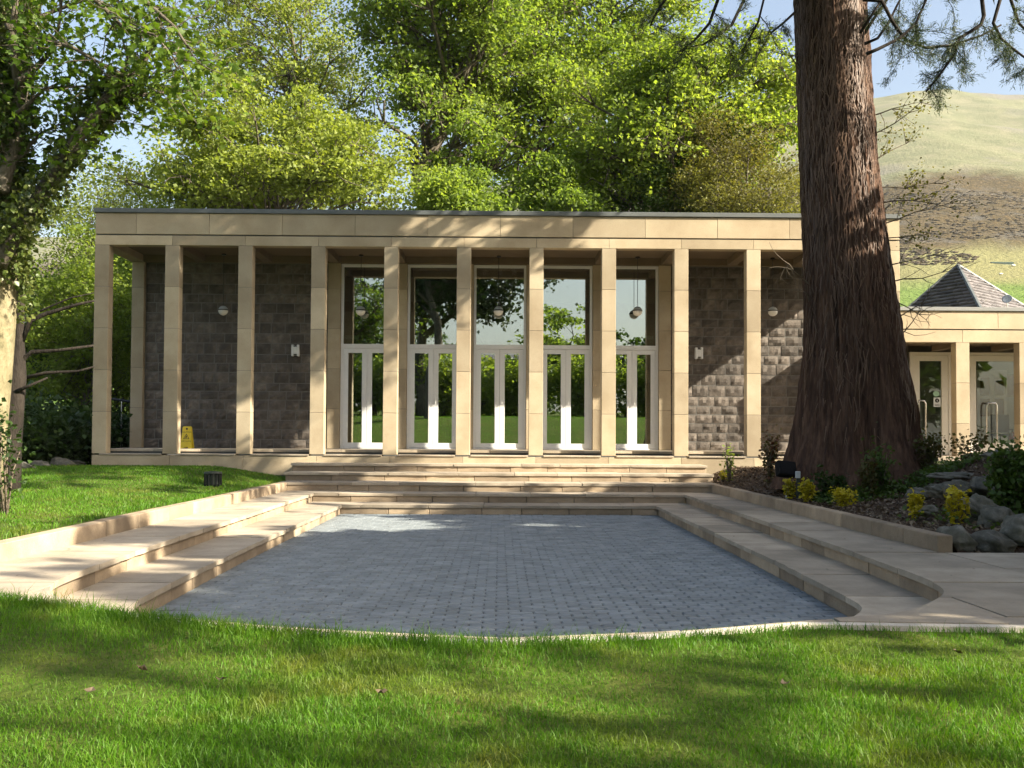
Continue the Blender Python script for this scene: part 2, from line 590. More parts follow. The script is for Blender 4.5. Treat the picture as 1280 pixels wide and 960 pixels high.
def leaf_lobed(c, size, rng, up=0.6):
    """five-lobed leaves for trees near the camera, eight triangles each"""
    n = len(c)
    nrm = rng.normal(size=(n, 3)) * 0.7
    nrm[:, 2] += up * 2
    nrm = unit(nrm)
    u = unit(np.cross(nrm, rng.normal(size=(n, 3))))
    u = unit(u + np.array([0, 0, -0.5]))
    nrm = unit(np.cross(np.cross(u, nrm), u))
    w = np.cross(nrm, u)
    ang = np.radians([-180, -115, -88, -45, -25, 0, 25, 45, 88, 115])
    rad = np.array([0.3, 0.42, 0.26, 0.5, 0.32, 0.6, 0.32, 0.5, 0.26, 0.42])
    ring = [c + (u * (math.cos(a) * r) + w * (math.sin(a) * r) - nrm * r * 0.22) * size[:, None] for a, r in zip(ang, rad)]
    v = np.stack([c] + ring, 1)
    b = (np.arange(n) * 11)[:, None]
    t = np.concatenate([b + [0, k + 1, (k + 1) % 10 + 1] for k in range(10)], 0)
    return v.reshape(-1, 3), t


def bent(p0, d, length, n, rng, wob=0.15, grav=0.0):
    pts = [np.array(p0, float)]
    d = np.array(d, float)
    d /= np.linalg.norm(d)
    for i in range(n):
        d = d + rng.normal(size=3) * wob + np.array([0, 0, grav])
        d /= np.linalg.norm(d)
        pts.append(pts[-1] + d * length / n)
    return pts


def tree(name, label, base, height, crown, r_trunk, leaf, bark, seed, twigs=260, leaves=110, lsize=0.16,
         spray=0.75, lean=(0, 0), group=None, lobed=False, flat=0.45, cat='tree', upright=0.5, stems=1, gap=0.12, clumps=None, csize=0.5):
    """crown = (cx, cy, cz, rx, ry, rz): ellipsoid the twigs fill, relative to base; the outline is broken up by noise"""
    rng = np.random.default_rng(seed)
    base = np.array(base, float)
    root = thing(name, tuple(base), label, cat, group)
    mb = MB()
    cx, cy, cz, rx, ry, rz = crown
    # trunk(s)
    trunks = []
    for s in range(stems):
        top = base + np.array([lean[0] + (rng.normal() * 0.15 * rx if stems > 1 else 0),
                               lean[1] + (rng.normal() * 0.15 * ry if stems > 1 else 0), height * 0.88])
        b0 = base + (np.array([rng.normal() * 0.25, rng.normal() * 0.25, 0]) if stems > 1 else 0) - np.array([0, 0, 0.15])
        m = 9
        pts = [b0 + (top - b0) * (i / m) + (rng.normal(size=3) * 0.022 * height * (0.3 if i < 2 else 1) * np.array([1, 1, 0.2]) if 0 < i < m else 0)
               for i in range(m + 1)]
        rad = [r_trunk / math.sqrt(stems) * (1.25 if i == 0 else 1) * (1 - 0.86 * i / m) for i in range(m + 1)]
        mb.tube(pts, rad, 9)
        trunks.append((pts, rad))
    # sprays of twigs gathered into separate billows, with gaps between them
    nb = clumps or max(9, twigs // 9)
    cen = []
    tries = 0
    while len(cen) < nb and tries < 40000:
        tries += 1
        q = rng.normal(size=3)
        q /= np.linalg.norm(q)
        rr = rng.uniform(0.05, 1.0) ** 0.42
        k = 0.9 + 0.2 * math.sin(3.1 * q[0] + 2.3 * q[2] + seed) + 0.13 * math.sin(5.7 * q[1] - 4.1 * q[2] + seed * 1.7)
        p = base + np.array([cx, cy, cz]) + q * rr * k * np.array([rx, ry, rz])
        if p[2] < base[2] + 0.3:
            continue
        if cen and min(np.linalg.norm(p - c_) for c_ in cen) < gap * 5 * (rx * ry * rz / nb) ** (1 / 3):
            continue
        cen.append(p)
    cen = np.array(cen)
    nb = len(cen)
    rc = csize * (rx * ry * rz / nb) ** (1 / 3) * rng.uniform(0.6, 1.3, nb)
    who = rng.integers(0, nb, twigs)
    tips = cen[who] + rng.normal(size=(twigs, 3)) * np.array([1, 1, 0.55]) * rc[who][:, None]
    tips[:, 2] = np.maximum(tips[:, 2], base[2] + 0.3)
    # limbs: cluster tips, run a limb from the trunk to each cluster, sub-limbs to each tip
    ncl = max(5, twigs // 14)
    cen = tips[rng.choice(len(tips), ncl, replace=False)]
    for _ in range(3):
        a = np.argmin(((tips[:, None] - cen[None]) ** 2).sum(-1), 1)
        cen = np.array([tips[a == k].mean(0) if (a == k).any() else cen[k] for k in range(ncl)])
    for k in range(ncl):
        c = cen[k]
        pts, rad = trunks[k % stems]
        # leave the trunk lower than the cluster
        hz = np.clip((c[2] - base[2]) - upright * np.linalg.norm((c - base)[:2]) - 0.4, 0.12 * height, 0.86 * height)
        j = min(int(hz / (height * 0.88) * 9), 8)
        fr = hz / (height * 0.88) * 9 - j
        s0 = pts[j] * (1 - fr) + pts[j + 1] * fr
        r0 = (rad[j] * (1 - fr) + rad[j + 1] * fr) * 0.55
        mid1 = s0 + (c - s0) * 0.35 + np.array([0, 0, 0.08 * np.linalg.norm(c - s0)]) + rng.normal(size=3) * 0.12
        mid2 = s0 + (c - s0) * 0.7 + np.array([0, 0, 0.06 * np.linalg.norm(c - s0)]) + rng.normal(size=3) * 0.15
        mb.tube([s0, mid1, mid2, c], [r0, r0 * 0.75, r0 * 0.5, r0 * 0.28], 6)
        for p in tips[a == k]:
            s1 = mid2 if rng.random() < 0.5 else c
            m1 = (s1 + p) / 2 + rng.normal(size=3) * 0.12
            mb.tube([s1, m1, p], [r0 * 0.3, r0 * 0.2, r0 * 0.08 + 0.004], 4, cap=False)
    build('trunk', mb, bark, root, smooth=True)
    # leaves in flattened sprays round each tip
    n = twigs * leaves
    ti = np.repeat(np.arange(twigs), leaves)
    sp = spray * rng.uniform(0.6, 1.25, twigs)[ti]
    off = rng.normal(size=(n, 3)) * np.array([1, 1, flat]) * sp[:, None] * 0.55
    off[:, 2] -= 0.22 * (off[:, 0] ** 2 + off[:, 1] ** 2) / np.maximum(sp, 0.1)
    c = tips[ti] + off
    sz = lsize * rng.uniform(0.6, 1.3, n)
    v, t = leaf_lobed(c, sz, rng) if lobed else leaf_quads(c, sz, rng)
    build_np('crown', v, t, leaf, root)
    return root


def shrub(name, label, base, rx, ry, h, leaf, seed, n=900, lsize=0.05, group=None, stems=9, cat='shrub', bark=None, up=0.6, hollow=0.25):
    rng = np.random.default_rng(seed)
    base = np.array(base, float)
    root = thing(name, tuple(base), label, cat, group)
    mb = MB()
    tips = []
    for i in range(stems):
        a = rng.uniform(0, 6.28)
        q = base + np.array([math.cos(a) * rx * rng.uniform(0.2, 0.9), math.sin(a) * ry * rng.uniform(0.2, 0.9), h * rng.uniform(0.6, 1.0)])
        m = base + (q - base) * 0.5 + np.array([0, 0, h * 0.1]) + rng.normal(size=3) * 0.04 * h
        rs = 0.012 * h + 0.003
        mb.tube([base + rng.normal(size=3) * np.array([0.1 * rx, 0.1 * ry, 0]) - np.array([0, 0, 0.03]), m, q], [rs, rs * 0.7, rs * 0.3], 5)
        tips += [q, m, m * 0.5 + q * 0.5, q, base * 0.62 + q * 0.38]
    build('stem', mb, bark or M['twig'], root, smooth=True)
    tips = np.array(tips)
    ti = rng.integers(0, len(tips), n)
    off = rng.normal(size=(n, 3)) * np.array([rx, ry, h * 0.7]) * hollow
    c = tips[ti] + off
    c[:, 2] = np.maximum(c[:, 2], base[2] + 0.02)
    v, t = leaf_quads(c, lsize * rng.uniform(0.6, 1.4, n), rng, up)
    build_np('foliage', v, t, leaf, root)
    return root


def boulder(name, label, c, r, seed, group=None, sub=22):
    rng = np.random.default_rng(seed)
    th = np.linspace(0, math.pi, sub)
    ph = np.linspace(0, 2 * math.pi, sub * 2, endpoint=False)
    T, PH = np.meshgrid(th, ph, indexing='ij')
    d = np.stack([np.sin(T) * np.cos(PH), np.sin(T) * np.sin(PH), np.cos(T)], -1)
    rad = np.ones_like(T)
    for _ in range(9):                                     # flat broken faces
        nn = unit(rng.normal(size=3))
        lim = rng.uniform(0.62, 0.9)
        dt = (d * nn).sum(-1)
        rad = np.where(dt * rad > lim, lim / np.maximum(dt, 1e-3), rad)
    for k in (4, 7, 12, 19):
        nn = rng.normal(size=(3, 3))
        rad = rad * (1 + 0.55 / k * np.sin(k * (d @ nn[0]) + rng.uniform(0, 6)) * np.sin(k * (d @ nn[1]) + 1))
    v = d * rad[..., None] * np.array(r) + np.array(c)
    nv = sub * 2
    q = []
    for i in range(sub - 1):
        for j in range(nv):
            q.append((i * nv + j, (i + 1) * nv + j, (i + 1) * nv + (j + 1) % nv, i * nv + (j + 1) % nv))
    o = build_np(name, v.reshape(-1, 3), np.array(q), M['boulder'])
    return tag(o, label, 'rock', group)


# ------------------------------------------------------------------ ground, lawns, bed
KERB = [(-14, 10.6), (-6, 7.55), (-2.85, 5.73), (-2.3, 5.42), (-1.86, 5.12), (-1.03, 4.73), (-0.5, 4.57), (0, 4.51), (0.66, 4.64),
        (1.1, 4.8), (1.55, 4.98), (2.58, 4.92), (4, 4.9), (9, 4.95), (20, 5.0)]
KX = np.array([p[0] for p in KERB])
KY = np.array([p[1] for p in KERB])


def kerb_y(x):
    return np.interp(x, KX, KY)


def z_front(x, y):
    z = 0.262 + 0.02 * fbm2(x, y, 3, 3, 1.1)
    z = z + 0.03 * smoothstep(1.0, 0.1, kerb_y(x) - y) * smoothstep(2.2, 0.6, x)
    z = z + 1.95 * smoothstep(0.5, -9, y) + 1.0 * smoothstep(-9, -40, y)
    return z


def z_left(x, y):
    w = smoothstep(-3.75, -5.6, x)
    z = 0.405 + 0.235 * smoothstep(11, 19.0, y) * w - 0.22 * smoothstep(8.5, 5.0, y) * (0.3 + 0.7 * w) + 0.02 * fbm2(x, y, 5, 3, 0.9)
    return z


def z_bed(x, y):
    z = 0.40 - 0.16 * smoothstep(8.8, 8.25, y) * smoothstep(3.72, 3.76, x) + 0.25 * smoothstep(10, 18.6, y) * smoothstep(3.7, 4.6, x)
    z = z + 0.62 * smoothstep(4.9, 6.3, x) * np.exp(-((y - 11.6) / 2.3) ** 2)
    z = z + 0.12 * smoothstep(4.2, 5.0, x) * np.exp(-((y - 14) / 1.6) ** 2) * smoothstep(6.2, 5.4, x)
    z = z + 0.02 * fbm2(x, y, 8, 4, 2.0) * smoothstep(3.7, 4.0, x)
    return z


def grid(name, xs, yfun, zf, mat, parent=None, kind=None, label=None):
    """yfun gives, for each x, the row of y values"""
    ys = np.array([yfun(x) for x in xs])                     # (nx, ny)
    X = np.repeat(np.array(xs)[:, None], ys.shape[1], 1)
    Z = zf(X, ys)
    v = np.stack([X, ys, Z], -1).reshape(-1, 3)
    nx, ny = ys.shape
    i, j = np.meshgrid(np.arange(nx - 1), np.arange(ny - 1), indexing='ij')
    a = (i * ny + j).ravel()
    q = np.stack([a, a + ny, a + ny + 1, a + 1], 1)
    o = build_np(name, v, q, mat, parent, kind, smooth=True)
    if label:
        o['label'] = label
    return o


grid('ground', np.linspace(-3000, 3000, 40), lambda x: np.linspace(-3000, 3000, 40), lambda x, y: x * 0 - 0.35, M['meadow'],
     kind='structure', label='wide meadow ground running out to the hills')
front = np.concatenate([np.linspace(0, 0.06, 30), np.linspace(0.065, 0.25, 30), np.linspace(0.27, 1, 20)])
grid('front_lawn', np.linspace(-14, 20, 150), lambda x: kerb_y(x) - 0.06 + (-45 - kerb_y(x)) * front, z_front, M['turf'],
     kind='structure', label='rough mown lawn in front of the sunken court')
grid('side_lawn', np.concatenate([np.linspace(-10.5, -3.735, 60)]), lambda x: np.linspace(max(5.2, kerb_y(x) + 0.1) if x < -4 else 6.3, 19.16, 70), z_left, M['turf'],
     kind='structure', label='sloping lawn beside the portico')
grid('woodland_floor', np.linspace(-45, -10.45, 30), lambda x: np.linspace(6, 60, 50),
     lambda x, y: 0.55 + 0.1 * fbm2(x, y, 9, 3, 0.6) + 0.3 * smoothstep(22, 40, y), M['floor_wood'], kind='structure')
grid('woodland_floor', np.linspace(-10.45, 40, 40), lambda x: np.linspace(22.5 if x > -8 else 19.1, 60, 40),
     lambda x, y: 0.5 + 0.1 * fbm2(x, y, 9, 3, 0.6) + 0.3 * smoothstep(24, 40, y), M['floor_wood'], kind='structure')
grid('planting_bed', np.concatenate([np.linspace(3.735, 7, 60), np.linspace(7.1, 14, 25)]), lambda x: np.linspace(8.215, 19.3, 130), z_bed, M['soil'],
     kind='structure', label='bark mulched bed round the big tree')

# grass blades
def blades(name, x, y, z, h, w, rng, parent=None):
    n = len(x)
    a = rng.uniform(0, 6.28, n)
    ln = rng.normal(size=(n, 2)) * 0.42
    dx, dy = np.cos(a) * w / 2, np.sin(a) * w / 2
    b = np.stack([x, y, z - 0.006], 1)
    s = np.stack([dx, dy, 0 * dx], 1)
    mid = b + np.stack([ln[:, 0] * h * 0.35, ln[:, 1] * h * 0.35, h * 0.55], 1)
    tip = b + np.stack([ln[:, 0] * h, ln[:, 1] * h, h * rng.uniform(0.8, 1.0, n)], 1)
    v = np.stack([b - s, b + s, mid + s * 0.8, mid - s * 0.8, tip], 1).reshape(-1, 3)
    k = (np.arange(n) * 5)[:, None]
    t = np.concatenate([k + [0, 1, 2], k + [0, 2, 3], k + [3, 2, 4]], 0)
    o = build_np(name, v, t, M['grass'], parent, 'stuff')
    return o


n = 185000
gy = 2.2 + (5.75 - 2.2) * RNG.random(n) ** 1.25
gx = (RNG.random(n) * 2 - 1) * (gy * 0.56 + 0.3) + 0.02 * gy
k = gy < kerb_y(gx) - 0.10
gx, gy = gx[k], gy[k]
cl = fbm2(gx, gy, 21, 4, 2.4)                     # clumps: long near the kerb, thin and short in worn patches
edge = smoothstep(0.9, 0.0, kerb_y(gx) - gy) * (1 - 0.75 * smoothstep(0.2, 1.3, gx))
dens = np.clip(0.72 + 0.35 * cl + 0.4 * edge, 0.12, 1)
k = RNG.random(len(gx)) < dens
gx, gy, cl, edge = gx[k], gy[k], cl[k], edge[k]
gh = 0.85 * (0.022 + 0.012 * np.clip(cl + 0.5, 0, 2) + 0.022 * edge) * RNG.uniform(0.5, 1.5, len(gx))
gh = np.where(RNG.random(len(gx)) < 0.02, gh * 1.9, gh)
fx = RNG.uniform(-4.2, 3.6, 15000)                # long uncut fringe along the kerb
fx = fx[RNG.random(len(fx)) < np.clip(1.15 - 0.85 * smoothstep(-0.6, 1.2, fx) + 0.4 * fbm2(fx, fx * 0, 23, 3, 3.0), 0.06, 1)]
fy = kerb_y(fx) - 0.02 - np.abs(RNG.normal(size=len(fx))) * 0.09
fh = RNG.uniform(0.03, 0.075, len(fx)) * (1.15 - 0.5 * smoothstep(-0.4, 1.4, fx))
fh = np.where(RNG.random(len(fx)) < 0.05, fh * 1.7, fh)
gx, gy, gh = np.concatenate([gx, fx]), np.concatenate([gy, fy]), np.concatenate([gh, fh])
tag(blades('lawn_grass', gx, gy, z_front(gx, gy), gh, RNG.uniform(0.0022, 0.0045, len(gx)), RNG),
    'long green grass blades of the near lawn', 'grass')
n = 80000
gx = -10.4 + 6.6 * RNG.random(n)
gy = 5.4 + 13.7 * RNG.random(n) ** 0.9
k = (gy > kerb_y(gx) + 0.15) & ((gx < -3.76))
gx, gy = gx[k], gy[k]
gh = (0.035 + 0.02 * np.clip(fbm2(gx, gy, 22, 3, 1.5), -0.5, 1)) * RNG.uniform(0.6, 1.5, len(gx)) + 0.05 * smoothstep(-4.05, -3.8, gx) * RNG.random(len(gx))
tag(blades('lawn_grass', gx, gy, z_left(gx, gy), gh, RNG.uniform(0.006, 0.012, len(gx)), RNG),
    'short green grass on the slope beside the portico', 'grass')
n = 40000                                          # lawn behind the photographer, seen mirrored in the doors
gx = RNG.uniform(-9, 9, n)
gy = RNG.uniform(-14, 2.0, n)
tag(blades('lawn_grass', gx, gy, z_front(gx, gy), RNG.uniform(0.03, 0.08, n), RNG.uniform(0.012, 0.02, n), RNG),
    'green grass of the rising lawn mirrored in the glass doors', 'grass')

# ------------------------------------------------------------------ sunken court: terraces, steps, paving
court = empty('sunken_court', (0, 10, 0))
tag(court, 'sunken paved court ringed by stone seat steps', 'court', kind='structure')
del court['category']

P5R = [(2.47, 15.6), (2.45, 9.1), (2.41, 7.75), (2.385, 6.8), (2.36, 6.42), (2.28, 6.21), (2.18, 6.05), (2.01, 5.78), (1.7, 5.5), (1.3, 5.26), (0.8, 5.1), (0, 5.04)]
P4R = [(3.04, 16.3), (2.96, 8.65), (2.9, 7.2), (2.86, 6.5), (2.79, 6.2), (2.7, 6.0), (2.58, 5.82), (2.27, 5.42), (1.9, 5.2), (1.55, 5.1), (1.03, 4.87), (0.66, 4.76), (0, 4.63)]


def chaikin(p, it=2):
    for _ in range(it):
        q = [p[0]]
        for a, b in zip(p[:-1], p[1:]):
            q += [(0.75 * a[0] + 0.25 * b[0], 0.75 * a[1] + 0.25 * b[1]), (0.25 * a[0] + 0.75 * b[0], 0.25 * a[1] + 0.75 * b[1])]
        q.append(p[-1])
        p = q
    return p


P5R, P4R = chaikin(P5R), chaikin(P4R)
mir = lambda p: [(-a, b) for a, b in p]
LEVELS = dict(floor=0.0, t1=0.14, t2=0.28, t3=0.42, t4=0.56, landing=0.70, plinth=0.85)


def offset(path, d):
    """shift an open path sideways (positive: to the left of its direction)"""
    out = []
    for i in range(len(path)):
        a, b = path[max(i - 1, 0)], path[min(i + 1, len(path) - 1)]
        tx, ty = b[0] - a[0], b[1] - a[1]
        L = math.hypot(tx, ty) or 1
        out.append((path[i][0] - ty / L * d, path[i][1] + tx / L * d))
    return out


def resample(path, step):
    out = [path[0]]
    acc = 0.0
    for a, b in zip(path[:-1], path[1:]):
        L = math.hypot(b[0] - a[0], b[1] - a[1])
        m = max(1, int(L / step))
        for i in range(1, m + 1):
            out.append((a[0] + (b[0] - a[0]) * i / m, a[1] + (b[1] - a[1]) * i / m))
    return out


def riser_run(path, side, z0, z1, lens, name='riser_stone', thick=0.12, parent=court, mat=None):
    """stones standing along a path, back faces to the given side"""
    pts = resample(path, 0.08)
    i = 0
    rng = random.Random(int(abs(path[0][0]) * 1000 + z1 * 99))
    while i < len(pts) - 1:
        L = rng.uniform(*lens)
        j = i
        acc = 0
        while j < len(pts) - 1 and acc < L:
            acc += math.hypot(pts[j + 1][0] - pts[j][0], pts[j + 1][1] - pts[j][1])
            j += 1
        if len(pts) - 1 - j < 3:
            j = len(pts) - 1
        seg = pts[i:j + 1]
        # thin out straight runs, keep the curve
        if len(seg) > 3:
            s2 = [seg[0]]
            for k in range(1, len(seg) - 1):
                a, b, c = s2[-1], seg[k], seg[k + 1]
                cr = abs((b[0] - a[0]) * (c[1] - b[1]) - (b[1] - a[1]) * (c[0] - b[0]))
                if cr > 2e-5 or math.hypot(b[0] - a[0], b[1] - a[1]) > 0.5:
                    s2.append(b)
            seg = s2 + [seg[-1]]
        # joint gap
        a, b = seg[-2], seg[-1]
        L2 = math.hypot(b[0] - a[0], b[1] - a[1]) or 1
        g = 0.007
        seg = seg[:-1] + [(b[0] - (b[0] - a[0]) / L2 * g, b[1] - (b[1] - a[1]) / L2 * g)]
        jit = rng.uniform(-0.004, 0.004)
        face = offset(seg, side * jit)
        back = offset(seg, side * thick)
        build(name, MB().prism(face + back[::-1], z0, z1), mat or M['riser'], parent)
        i = j


def slab_fill(poly, xs, ys, z0, z1, name='paving_slab', stagger=0.0, rowwise=True, mat=None, seed=0, gap=0.006):
    rng = random.Random(seed)
    for r in range(len(ys) - 1):
        sh = (rng.uniform(-1, 1) * stagger)
        for c in range(len(xs) - 1):
            a, b = xs[c] + (sh if 0 < c else 0), xs[c + 1] + (sh if c + 1 < len(xs) - 1 else 0)
            q = clip_cell(poly, a + gap, b - gap, ys[r] + gap, ys[r + 1] - gap)
            if q:
                dz = rng.uniform(-0.004, 0.004)
                build(name, MB().prism(q, z0, z1 + dz), mat or M['paving'], court)


def brk(a, b, lo, hi, seed):
    rng = random.Random(seed)
    out = [a]
    while out[-1] < b - lo * 0.5:
        out.append(min(b, out[-1] + rng.uniform(lo, hi)))
    out[-1] = b
    return out


TH = 0.042                                        # thickness of the tread slabs
for sgn in (1, -1):
    p5 = P5R if sgn > 0 else mir(P5R)
    p4 = P4R if sgn > 0 else mir(P4R)
    # path runs from the back to the front centre; the court lies to its right on the right-hand side
    side = 1 if sgn > 0 else -1
    riser_run(p5, side, -0.02, 0.14 - TH, (0.45, 0.75))
    riser_run(p4, side, 0.12, 0.28 - TH, (0.45, 0.75))
    wob = lambda path: [(x + (0.006 * math.sin(17 * y_ + x * 9) + 0.004 * math.sin(41 * y_)) * min(1, max(0, y_ - 7)), y_) for x, y_ in path]
    nose5 = wob(offset(resample(p5, 0.15), -side * 0.028))
    nose4 = wob(offset(resample(p4, 0.15), -side * 0.028))
    # lower tread: ring between the two paths
    ring = nose5 + [(p4[-1][0], p4[-1][1] + 0.02)] + p4[::-1]
    ring = [(x, y) for x, y in ring]
    xs = [-4, 0, 4]
    ys = [4.5, 5.35] + brk(5.75, 15.6, 0.7, 1.15, 5 + sgn) + [16.35]
    ring2 = nose5[:-1] + [(0.0, p5[-1][1] + 0.018), (0.0, p4[-1][1])] + p4[::-1][1:] + [(p4[0][0], 15.6 + 0.0), ]
    ring2 = nose5 + p4[::-1]
    # the strip beside the back step stops at y = 15.6; the back tread takes over
    cells = [c for c in ys if c < 15.7]
    cells[-1] = 15.585
    half = [0.0, 1.2, 4.0] if sgn > 0 else [-4.0, -1.2, 0.0]
    slab_fill(ring2, half, [cells[0], cells[1]], 0.14 - TH, 0.14, seed=3)
    slab_fill(ring2, [half[0], half[-1]], cells[1:], 0.14 - TH, 0.14, seed=4)
    # upper tread: between path 4 and the low wall, and the wide paving before it
    xo = 3.598 * sgn
    far = 9.0 * sgn if sgn > 0 else -7.0
    kb = [(x, float(kerb_y(x)) + 0.115) for x in (np.linspace(far, 0, 40) if sgn > 0 else np.linspace(far, 0, 40))]
    reg = nose4 + kb[::-1]
    yw = 8.2 if sgn > 0 else 6.35
    strip = [p for p in nose4] + [(0, kb[-1][1])] + kb[::-1][1:] + [(far, yw), (xo, yw), (xo, 16.285)]
    xs = [0, 0.9, 1.75, 2.6, 3.7, 4.75, 5.9, 7.2, 9.0]
    if sgn < 0:
        xs = [-7.0, -5.8, -4.7, -3.6, -2.5, -1.7, -0.9, 0]
    rows = [4.4, 5.25, 5.9, 6.5, 7.2, yw] if sgn > 0 else [4.4, 5.2, 5.75, yw]
    slab_fill(strip, xs, rows, 0.28 - TH, 0.28, seed=8 + sgn, stagger=0.3)
    slab_fill(strip, [2.0, 4.0] if sgn > 0 else [-4.0, -2.0], [yw] + brk(yw + 0.9, 15.6, 0.7, 1.2, 9 + sgn) + [16.285], 0.28 - TH, 0.28, seed=12)
    # low wall holding the lawn or the bed
    y0 = 8.2 if sgn > 0 else 6.35
    for a, b in zip(*(lambda q: (q[:-1], q[1:]))(brk(y0, 16.98, 0.7, 1.15, 30 + sgn))):
        x0, x1 = sorted((3.6 * sgn, 3.73 * sgn))
        build('wall_block', MB().cbox(x0 + random.uniform(0, 0.004), x1, a + 0.004, b - 0.004, 0.2, 0.42 + random.uniform(-0.003, 0.003), 0.008), M['riser'], court)
    build('step_base', MB().prism([(x, y) for x, y in offset(p5, side * 0.05)] + [(3.55 * sgn, 4.9 + 0.0), (3.55 * sgn, 15.6)][::1] if False else
          offset(p5, side * 0.05) + [(0, 4.62)] + [(x, y) for x, y in p4[::-1]][1:], -0.05, 0.14 - TH - 0.003), M['joint'], court)
    build('step_base', MB().prism(offset(p4, side * 0.05) + [(0, 4.6), (1.5 * sgn, 5.0), (3.59 * sgn, 5.05), (3.59 * sgn, 16.3)], -0.05, 0.28 - TH - 0.003), M['joint'], court)
build('step_base', MB().box(3.59, 9.0, 5.05, 8.2, -0.05, 0.28 - TH - 0.003), M['joint'], court)
build('step_base', MB().prism([(-7, 8.0), (-7, 6.35), (-3.59, 6.35), (-3.59, 8.0)], -0.05, 0.28 - TH - 0.004), M['joint'], court)
# back flight
flight = [  # face y, half width, tread level, next face y
    (15.6, 2.475, 0.14, 16.3, 3.035), (16.3, 3.04, 0.28, 17.0, 3.6), (17.0, 3.735, 0.42, 17.75, 3.735),
    (17.75, 3.79, 0.56, 18.5, 3.79), (18.5, 3.83, 0.70, 19.2, 3.83)]
for i, (y, hw, z, y2, hw2) in enumerate(flight):
    bx = brk(-hw, hw, 0.5, 1.0, 50 + i)
    for a, b in zip(bx[:-1], bx[1:]):
        build('riser_stone', MB().cbox(a + 0.004, b - 0.004, y + random.uniform(-0.003, 0.004), y + 0.12, z - 0.145, z - TH, 0.006), M['riser'], court)
    build('step_base', MB().box(-hw + 0.01, hw - 0.01, y + 0.05, y2 + 0.06, z - 0.3, z - TH - 0.004), M['joint'], court)
    tw = hw2 if i < 2 else hw
    bx = brk(-tw - (0.02 if i > 1 else 0), tw + (0.02 if i > 1 else 0), 0.7, 1.3, 60 + i)
    for a, b in zip(bx[:-1], bx[1:]):
        # uneven riven front edge
        m = 6
        fr = [(a + 0.004 + (b - a - 0.008) * k / m, y - 0.02 + random.uniform(-0.008, 0.008)) for k in range(m + 1)]
        if i < 2:
            fr = [(min(max(x, -hw2), hw2), yy) for x, yy in fr]
        poly = fr + [(b - 0.004, y2 - 0.002), (a + 0.004, y2 - 0.002)]
        build('paving_slab', MB().prism(poly, z - TH, z + random.uniform(-0.003, 0.003)), M['paving'], court)
# kerb between paving and lawn
kp = resample([(x, y) for x, y in KERB[1:-1]], 0.2)
i = 0
while i < len(kp) - 1:
    j = min(i + 4, len(kp) - 1)
    seg = kp[i:j + 1]
    lo = offset(seg, 0.0)
    hi = offset(seg, 0.075)
    build('kerb_stone', MB().prism(lo + hi[::-1], 0.05, 0.286 + random.uniform(-0.002, 0.002)), M['kerb'], court)
    i = j
# granite setts
fl = build('court_floor', MB().prism(P5R + mir(P5R)[::-1][1:], -0.08, -0.012), M['joint'], None, kind='structure')
fl['label'] = 'grey granite sett floor of the sunken court'
inner = offset(P5R, -0.004)
innerL = mir(inner)
poly_court = inner + innerL[::-1]
SW, SD = 0.172, 0.087
cells = []
row = 0
y = 5.06
while y < 15.58:
    x = -2.6 - (SW / 2 if row % 2 else 0)
    while x < 2.6:
        cells.append((x, y))
        x += SW
    y += SD
    row += 1
variants = []
for k in range(6):
    rr = random.Random(k)
    mb = MB()
    w, d = SW / 2 - 0.005, SD / 2 - 0.005
    t = [rr.uniform(-0.0035, 0.0035) for _ in range(4)]
    c = 0.007
    mb.v = [(-w, -d, -0.03), (w, -d, -0.03), (w, d, -0.03), (-w, d, -0.03),
            (-w, -d, -0.008), (w, -d, -0.008), (w, d, -0.008), (-w, d, -0.008),
            (-w + c, -d + c, t[0]), (w - c, -d + c, t[1]), (w - c, d - c, t[2]), (-w + c, d - c, t[3])]
    mb.f = [(0, 1, 5, 4), (1, 2, 6, 5), (2, 3, 7, 6), (3, 0, 4, 7), (4, 5, 9, 8), (5, 6, 10, 9), (6, 7, 11, 10), (7, 4, 8, 11), (8, 9, 10, 11)]
    me = bpy.data.meshes.new('sett')
    me.from_pydata(mb.v, [], mb.f)
    me.materials.append(M['sett'])
    variants.append((me, mb))
full, part = [], []
for (x, y) in cells:
    q = clip_cell(poly_court, x, x + SW, y, y + SD)
    if not q:
        continue
    ar = abs(sum(q[i][0] * q[(i + 1) % len(q)][1] - q[(i + 1) % len(q)][0] * q[i][1] for i in range(len(q)))) / 2
    (full if ar > SW * SD * 0.995 else part).append((x, y, q))
vis = sorted([c for c in full if c[1] > 5.9 + 0.02 * abs(c[0])], key=lambda c: c[1])[:295]
near = set((c[0], c[1]) for c in vis)
mass = MB()
for (x, y, q) in full:
    k = random.randrange(6)
    if (x, y) in near:
        o = bpy.data.objects.new('sett', variants[k][0])
        COL.objects.link(o)
        o.parent = fl
        o.location = Vector((x + SW / 2, y + SD / 2, random.uniform(-0.002, 0.002))) - ORIG[fl.name]
    else:
        b = len(mass.v)
        dz = random.uniform(-0.002, 0.002)
        mass.v += [(p[0] + x + SW / 2, p[1] + y + SD / 2, p[2] + dz) for p in variants[k][1].v]
        mass.f += [tuple(b + i for i in f) for f in variants[k][1].f]
for (x, y, q) in part:
    cxm = sum(p[0] for p in q) / len(q)
    cym = sum(p[1] for p in q) / len(q)
    q2 = [(cxm + (p[0] - cxm) * 0.93, cym + (p[1] - cym) * 0.9) for p in q]
    mass.prism(q2, -0.03, random.uniform(-0.004, 0.001))
build('sett_paving', mass, M['sett_mass'], fl, kind='stuff')

